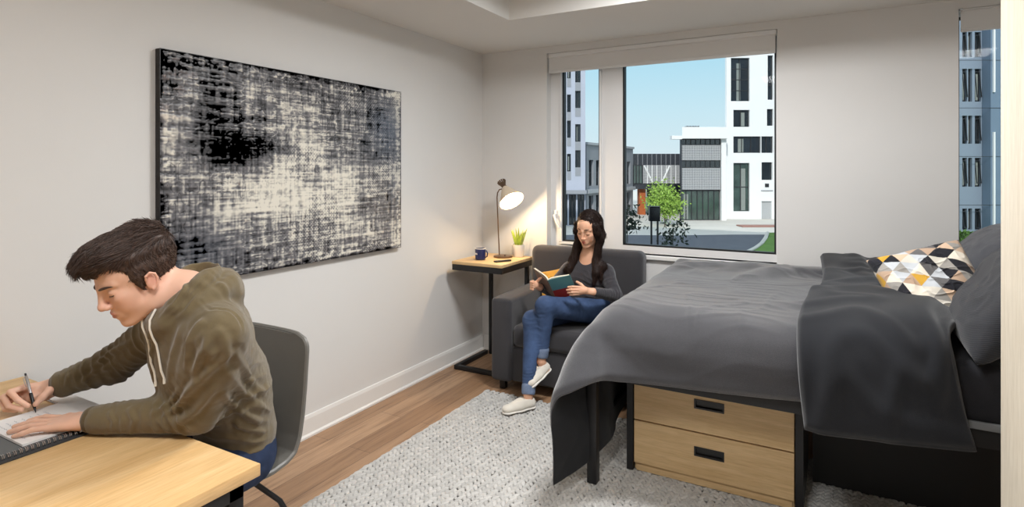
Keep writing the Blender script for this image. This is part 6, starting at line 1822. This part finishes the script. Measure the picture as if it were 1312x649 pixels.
def bridge():
    v = 72
    t = ext_empty('link_building', px(840, v), v, 'dark glazed link building with white screen, behind the small tree', 'building')
    ox = px(840, v); X = lambda p: px(p, v) - ox; Z = lambda q: pz(q, v)
    MB().box(X(811), X(880), 0.1, 7, Z(242), Z(196.8)).build('body', M['darkclad'], t, local=True, smooth=False)
    m = MB()
    for k in range(11): m.box(X(811 + k * 6), X(811.5 + k * 6), -.02, .1, Z(211), Z(197))
    m.build('cladding_seams', M['conc'], t, local=True, smooth=False)
    ext_window(t, X(811.5), X(823), Z(235), Z(211.5), 0, 3, 1, 'extglass2')
    MB().box(X(824), X(880), -.05, .08, Z(235), Z(211.5)).build('perforated_screen', M['screen'], t, local=True, smooth=False)
    d = MB()
    for k in range(9): d.box(X(829 + k * 6), X(830 + k * 6), -.1, -.05, Z(235), Z(211.5))
    d.tube([(X(825), -.1, Z(212)), (X(836), -.1, Z(234))], .12, 6).tube([(X(848), -.1, Z(234)), (X(858), -.1, Z(212))], .12, 6)
    d.build('white_fins', M['render_white'], t, local=True, smooth=False)
    MB().box(X(821), X(829), .8, 2, 0, Z(242)).build('brick_pier', M['orange'], t, local=True, smooth=False)
    MB().box(X(835), X(880), 2.5, 6, 0, Z(242)).build('ground_floor', M['extglass2'], t, local=True, smooth=False)
    p = MB()
    for q in (842, 852, 862, 872): p.box(X(q), X(q + .8), .3, .5, 0, Z(242))
    p.build('columns', M['frame_d'], t, local=True, smooth=False)


def grey_block():
    # recedes from left to right
    v0, v1 = 59.5, 71.5; a, b = px(751.5, v0), px(811, v1)
    L = math.hypot(b - a, v1 - v0); rz = math.atan2(v1 - v0, b - a)
    t = ext_empty('office_block', a, v0, 'low grey office block between the lilac tower and the link building', 'building', rz)
    H = pz(185, v0) ; 
    wins = []
    n = 7
    for k in range(n):
        x = .6 + k * (L - .8) / n
        for z0, z1 in ((.1, 2.9), (3.9, 6.6)): wins.append((x, x + (L - .8) / n * .62, z0, z1))
    MB().holes(0, L, 0, H, 0, .5, wins).box(0, L, .5, 10, 0, H).build('facade', M['conc'], t, local=True, smooth=False)
    MB().box(-.1, L + .1, -.3, .0, 3.15, 3.55).box(-.1, L + .1, -.15, 10, H, H + .25).build('ledges', pm('pale_concrete', (178, 180, 184), .8), t, local=True, smooth=False)
    for w in wins: ext_window(t, *w, .3, 2, 2)


def lilac_tower():
    v = 58
    t = ext_empty('apartment_tower', px(700, v), v, 'pale lilac apartment tower seen through the left window pane', 'building')
    ox = px(700, v); X = lambda p: px(p, v) - ox
    hs = []; sp = []
    fl = 38 * v / 745
    for k in range(-1, 9):
        zb = pz(222, v) + (k) * fl
        if k < 0: continue
        for j, p in enumerate((640, 655, 670, 685, 700, 711, 726.5, 737)):
            w = 7.0 if j % 2 else 5.0
            z0 = zb + (.6 if (k + j) % 2 else .2)
            hs.append((X(p), X(p + w), z0, z0 + 1.75)); sp.append((X(p), X(p + w), z0 - .85, z0))
    g = [(X(p), X(p + 9), .05, 3.1) for p in (706, 718, 729, 740)]
    MB().holes(X(620), X(750), 0, 34, 0, .4, hs + g).prism([(X(620), .4), (X(750), .4), (X(750) - 1.2, 3), (X(620), 3)], 0, 34).build('facade', M['clad_lilac'], t, local=True, smooth=False)
    for i, h in enumerate(hs): ext_window(t, *h, .2, 2 if i % 2 else 1, 1, curt=(.3, .6) if i % 3 == 0 else None, fr=.08)
    m = MB()
    for q in sp: m.box(q[0], q[1], -.03, .02, q[2], q[3])
    m.build('spandrels', M['conc'], t, local=True, smooth=False)
    for q in g: ext_window(t, *q, .2, 2, 1, fr=.12)
    MB().box(X(700), X(750.2), -.9, 0, 3.2, 3.55).build('canopy', M['conc'], t, local=True, smooth=False)


def blue_building():
    v = 44
    u = px(1258, v)
    t = ext_empty('apartment_block', u, v, 'blue-grey apartment block seen through the narrow window behind the pillows', 'building')
    X = lambda p: px(p, v) - u; Z = lambda q: pz(q, v)
    wins = []
    for (q0, q1) in ((73, 41), (130, 88), (184, 148), (239, 202), (294, 267)):
        for a, b in ((1233, 1239), (1240.5, 1245.5), (1249, 1257)): wins.append((X(a), X(b), Z(q1 + (q0 - q1)), Z(q1)))
    for k in (1, 2, 3):
        for a, b in ((1233, 1239), (1240.5, 1245.5), (1249, 1257)): wins.append((X(a), X(b), Z(18 - 55 * (k - 1)), Z(-18 - 55 * (k - 1))))
    wins = [(a, b, min(c_, d_), max(c_, d_)) for a, b, c_, d_ in wins]
    MB().holes(X(1190), X(1258), 0, 30, 0, .4, wins).box(X(1190), X(1258), .4, 12, 0, 30).build('facade', pm('mid_grey_cladding', (128, 140, 156), .6, var=.04), t, local=True, smooth=False)
    m = MB().box(X(1258.3), X(1400), -.8, 12, 0, 30); m.build('side_wing', M['clad_blue'], t, local=True, smooth=False)
    j = MB()
    for q in (80, 140, 201, 262): j.box(X(1190), X(1400), -.82, -.8 + .01, Z(q), Z(q - .6))
    j.build('panel_joints', M['frame_d'], t, local=True, smooth=False)
    for i, w in enumerate(wins):
        f = ext_window(t, *w, .2, 1, 1, curt=(.45, .85) if i % 2 else None, fr=.14)
    # sashes tilted open at the bottom
    s = MB()
    for w in wins[2:15:3] + wins[0:15:3]:
        x0, x1, z0, z1 = w; hgt = (z1 - z0) * .8
        Mx = Matrix.Translation((x0, .1, z1 - .2)) @ Matrix.Rotation(R(-7), 4, 'X')
        s.holes(0.05, x1 - x0 - .05, -hgt, 0, -.03, .03, [(.09, x1 - x0 - .09, -hgt + .06, -.06)], Mx)
    s.build('open_sashes', M['frame_d'], t, local=True, smooth=False)
    for q0, q1 in ((120, 38), (287, 170)):
        MB().box(X(1260.5), X(1262), -.95, -.8, Z(q0), Z(q1)).build('light_strip', M['render_white'], t, local=True, smooth=False)


white_tower(); pavilion(); bridge(); grey_block(); lilac_tower(); blue_building()


def ground_poly(name, pts, z, mat, th=.06, parent=None):
    """polygon given as (u, v) in the street's own directions"""
    q = [(-v * math.sin(TH) + u * math.cos(TH), v * math.cos(TH) + u * math.sin(TH)) for u, v in pts]
    o = MB().prism(q, z - th, z, 'z').build(name, mat, parent, smooth=False)
    o['kind'] = 'structure'
    return o


gp = lambda p, q: (px(p, 745 * 5.4 / (q - 219.5)), 745 * 5.4 / (q - 219.5))
ground_poly('plaza_ground', [(-120, 6), (140, 6), (140, 160), (-120, 160)], GZ, M['plaza'], .3)
ground_poly('road', [(-60, 10), (30, 10), gp(1000, 345), gp(940, 331), gp(958, 325.5), gp(972, 318), gp(980, 309), gp(983.5, 301), gp(940, 301), gp(860, 302), gp(800, 301.5), (-60, 50)], GZ + .05, M['asphalt'])
lawn = [gp(940, 331), gp(958, 325.5), gp(972, 318), gp(980, 309), gp(983.5, 299.5), gp(1040, 299), (60, 48), (60, 12), gp(1000, 345)]
ground_poly('lawn_ground', lawn, GZ + .12, M['lawn'])
ground_poly('lawn_ground', [gp(640, 284), gp(751, 284), gp(750, 272), gp(640, 272)], GZ + .12, M['lawn'])
k = MB(); pts = []
for a, b in ((936, 333), (946, 329.5), (958, 325), (968, 320), (976, 314), (981, 307), (983.5, 300)):
    u, v = gp(a, b); pts.append((-v * math.sin(TH) + u * math.cos(TH), v * math.cos(TH) + u * math.sin(TH), GZ + .12))
k.tube(pts, .16, 6); o = k.build('kerb', M['plaza']); o['kind'] = 'structure'
u, v = gp(976, 290)
tag(MB().box(-2.2, 2.2, -.8, .8, .01, .12).build('access_cover', pm('red_brown_paving', (160, 120, 108), .9)), 'flat reddish access cover on the plaza before the grey tower door', 'ground cover')
o = bpy.data.objects['access_cover']; o.location = (-v * math.sin(TH) + u * math.cos(TH), v * math.cos(TH) + u * math.sin(TH), GZ); o.rotation_euler[2] = TH


def leaf_cloud(c, r, n, size, seed, flat=1.0, clumps=9):
    rng = np.random.RandomState(seed)
    cc = rng.normal(0, .5, (clumps, 3)); cc /= np.maximum(1, np.linalg.norm(cc, axis=1))[:, None]
    P = cc[rng.randint(0, clumps, n)] * .62 + rng.normal(0, .24, (n, 3))
    P = P * np.array(r) + np.array(c)
    a = rng.normal(size=(n, 3)); a /= np.linalg.norm(a, axis=1)[:, None]
    b = np.cross(a, rng.normal(size=(n, 3))); b /= np.linalg.norm(b, axis=1)[:, None]
    s = size * rng.uniform(.6, 1.2, n)[:, None]
    V = np.stack([P - a * s, P + b * s * .45, P + a * s, P - b * s * .45], 1).reshape(-1, 3)
    return V, np.arange(4 * n).reshape(-1, 4)


def tree(name, u, v, h, cz, r, n, size, col, trunk_r, label, cat, seed, group=None, lean=0, clumps=9, twigs=6):
    t = ext_empty(name, u, v, label, cat, group=group)
    V, F = leaf_cloud((lean, 0, cz), r, n, size, seed, clumps=clumps)
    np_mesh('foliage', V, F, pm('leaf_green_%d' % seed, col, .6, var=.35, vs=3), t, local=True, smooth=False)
    m = MB().tube([(0, 0, .0), (lean * .3, 0.02, cz * .5), (lean * .8, 0, cz), (lean, 0, cz + r[2] * .5)], [trunk_r, trunk_r * .8, trunk_r * .55, trunk_r * .25], 8)
    rnd = random.Random(seed)
    for k in range(twigs):
        z = cz - r[2] * .5 + r[2] * k / twigs; a = rnd.uniform(0, 6.28)
        m.tube([(lean * .8, 0, z), (lean + math.cos(a) * r[0] * .4, math.sin(a) * r[1] * .4, z + r[2] * .2), (lean + math.cos(a) * r[0] * .8, math.sin(a) * r[1] * .8, z + r[2] * .35)], [trunk_r * .4, trunk_r * .25, trunk_r * .1], 5)
    m.build('trunk', pm('bark_%d' % seed, (96, 84, 70), .9, var=.3, vs=20), t, local=True)


tree('tree', px(852, 58), 58, 4, pz(257, 58), (2.0, 2.0, 2.1), 2600, .16, (150, 182, 78), .07, 'bright green young tree in the sunlit plaza', 'tree', 11, clumps=14)
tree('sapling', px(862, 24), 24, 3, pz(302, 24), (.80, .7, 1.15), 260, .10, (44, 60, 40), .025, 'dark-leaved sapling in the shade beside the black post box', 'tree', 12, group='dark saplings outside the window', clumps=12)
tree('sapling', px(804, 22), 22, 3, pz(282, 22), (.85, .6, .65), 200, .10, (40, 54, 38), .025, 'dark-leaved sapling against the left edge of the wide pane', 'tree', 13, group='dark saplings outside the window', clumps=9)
rng = np.random.RandomState(3)
t = ext_empty('hedge', px(1272, 40), 40, 'clipped green hedge at the foot of the blue-grey block', 'hedge')
n = 5000
P = np.stack([rng.uniform(-3, 4, n), rng.uniform(-.5, .5, n), rng.uniform(0, pz(297, 40), n)], -1)
a = rng.normal(size=(n, 3)) * .09; b = rng.normal(size=(n, 3)) * .06
np_mesh('foliage', np.stack([P - a, P + b, P + a, P - b], 1).reshape(-1, 3), np.arange(4 * n).reshape(-1, 4), pm('hedge_green', (78, 112, 44), .7, var=.4, vs=4), t, local=True, smooth=False)
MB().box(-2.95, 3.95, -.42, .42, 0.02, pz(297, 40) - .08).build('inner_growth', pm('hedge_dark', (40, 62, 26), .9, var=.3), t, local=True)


def post_box():
    v = 28
    t = ext_empty('post_box', px(838.5, v), v, 'black box sign on two posts in front of the window', 'post box')
    X = lambda p: px(p, v) - px(838.5, v); Z = lambda q: pz(q, v)
    MB().box(X(831.5), X(845), -.15, .15, Z(283), Z(265), .02).build('box', M['black'], t, local=True)
    MB().box(X(831), X(845.5), -.18, .18, Z(265), Z(264), .01).build('lid', M['black'], t, local=True)
    for p in (833.5, 841.5): MB().box(X(p), X(p + 2), -.05, .05, 0.0, Z(283)).build('post', M['black'], t, local=True)


post_box()

# the rest of our own building above and beside the room: it shades the street
m = MB().box(-16, XW - .16, -12, YW + .2, GZ, 31).box(XR + .16, 13, -12, YW + .2, GZ, 31).box(XW - .16, XR + .16, -12, YW + .2, 3.12, 31).box(XW - .16, XR + .16, -12, YN - .2, GZ, 3.12).box(XW - .16, XR + .16, YN - .2, YW + .2, GZ, -.13)
o = m.build('wall_outside', M['conc'], smooth=False); o['kind'] = 'structure'

# ================================================================== SKY, SUN, CAMERA
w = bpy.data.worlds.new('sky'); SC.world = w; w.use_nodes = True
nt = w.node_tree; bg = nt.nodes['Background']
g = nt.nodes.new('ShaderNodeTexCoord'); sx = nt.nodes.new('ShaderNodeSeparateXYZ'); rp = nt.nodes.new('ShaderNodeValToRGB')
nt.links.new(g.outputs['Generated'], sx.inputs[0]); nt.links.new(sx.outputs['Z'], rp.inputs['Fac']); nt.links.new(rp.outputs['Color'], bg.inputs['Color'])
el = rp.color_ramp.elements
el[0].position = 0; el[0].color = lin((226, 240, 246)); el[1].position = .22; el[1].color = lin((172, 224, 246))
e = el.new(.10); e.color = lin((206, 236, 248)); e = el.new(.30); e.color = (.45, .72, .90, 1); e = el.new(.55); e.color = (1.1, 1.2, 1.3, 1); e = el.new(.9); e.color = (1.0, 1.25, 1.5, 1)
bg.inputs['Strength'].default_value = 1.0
s = bpy.data.lights.new('sun', 'SUN'); s.energy = 2.8; s.angle = R(.6); s.color = (1, .97, .92)
so = bpy.data.objects.new('sun', s); COL.objects.link(so)
# travels away from the camera, down, and to the right of the view
d = Vector((-math.sin(TH), math.cos(TH), 0)) * .88 + Vector((math.cos(TH), math.sin(TH), 0)) * .30 + Vector((0, 0, -.62))
so.rotation_euler = d.to_track_quat('-Z', 'Y').to_euler()

cd = bpy.data.cameras.new('camera'); cam = bpy.data.objects.new('camera', cd); COL.objects.link(cam)
cam.location = (0, 0, 1.6); cam.rotation_euler = (R(90), 0, TH)
cd.sensor_width = 36; cd.lens = 36 * 745 / 1312; cd.shift_x = 0; cd.shift_y = -(324.5 - 219.5) / 1312; cd.clip_start = .05; cd.clip_end = 500
SC.camera = cam
SC.view_settings.view_transform = 'Standard'; SC.view_settings.look = 'None'; SC.view_settings.gamma = 1; SC.view_settings.exposure = 0
SC.view_settings.use_curve_mapping = False
SC.cycles.max_bounces = 8; SC.cycles.diffuse_bounces = 5; SC.cycles.transparent_max_bounces = 12
SC.cycles.sample_clamp_indirect = 6
SC.cycles.caustics_reflective = False; SC.cycles.caustics_refractive = False
SC.cycles.use_denoising = True
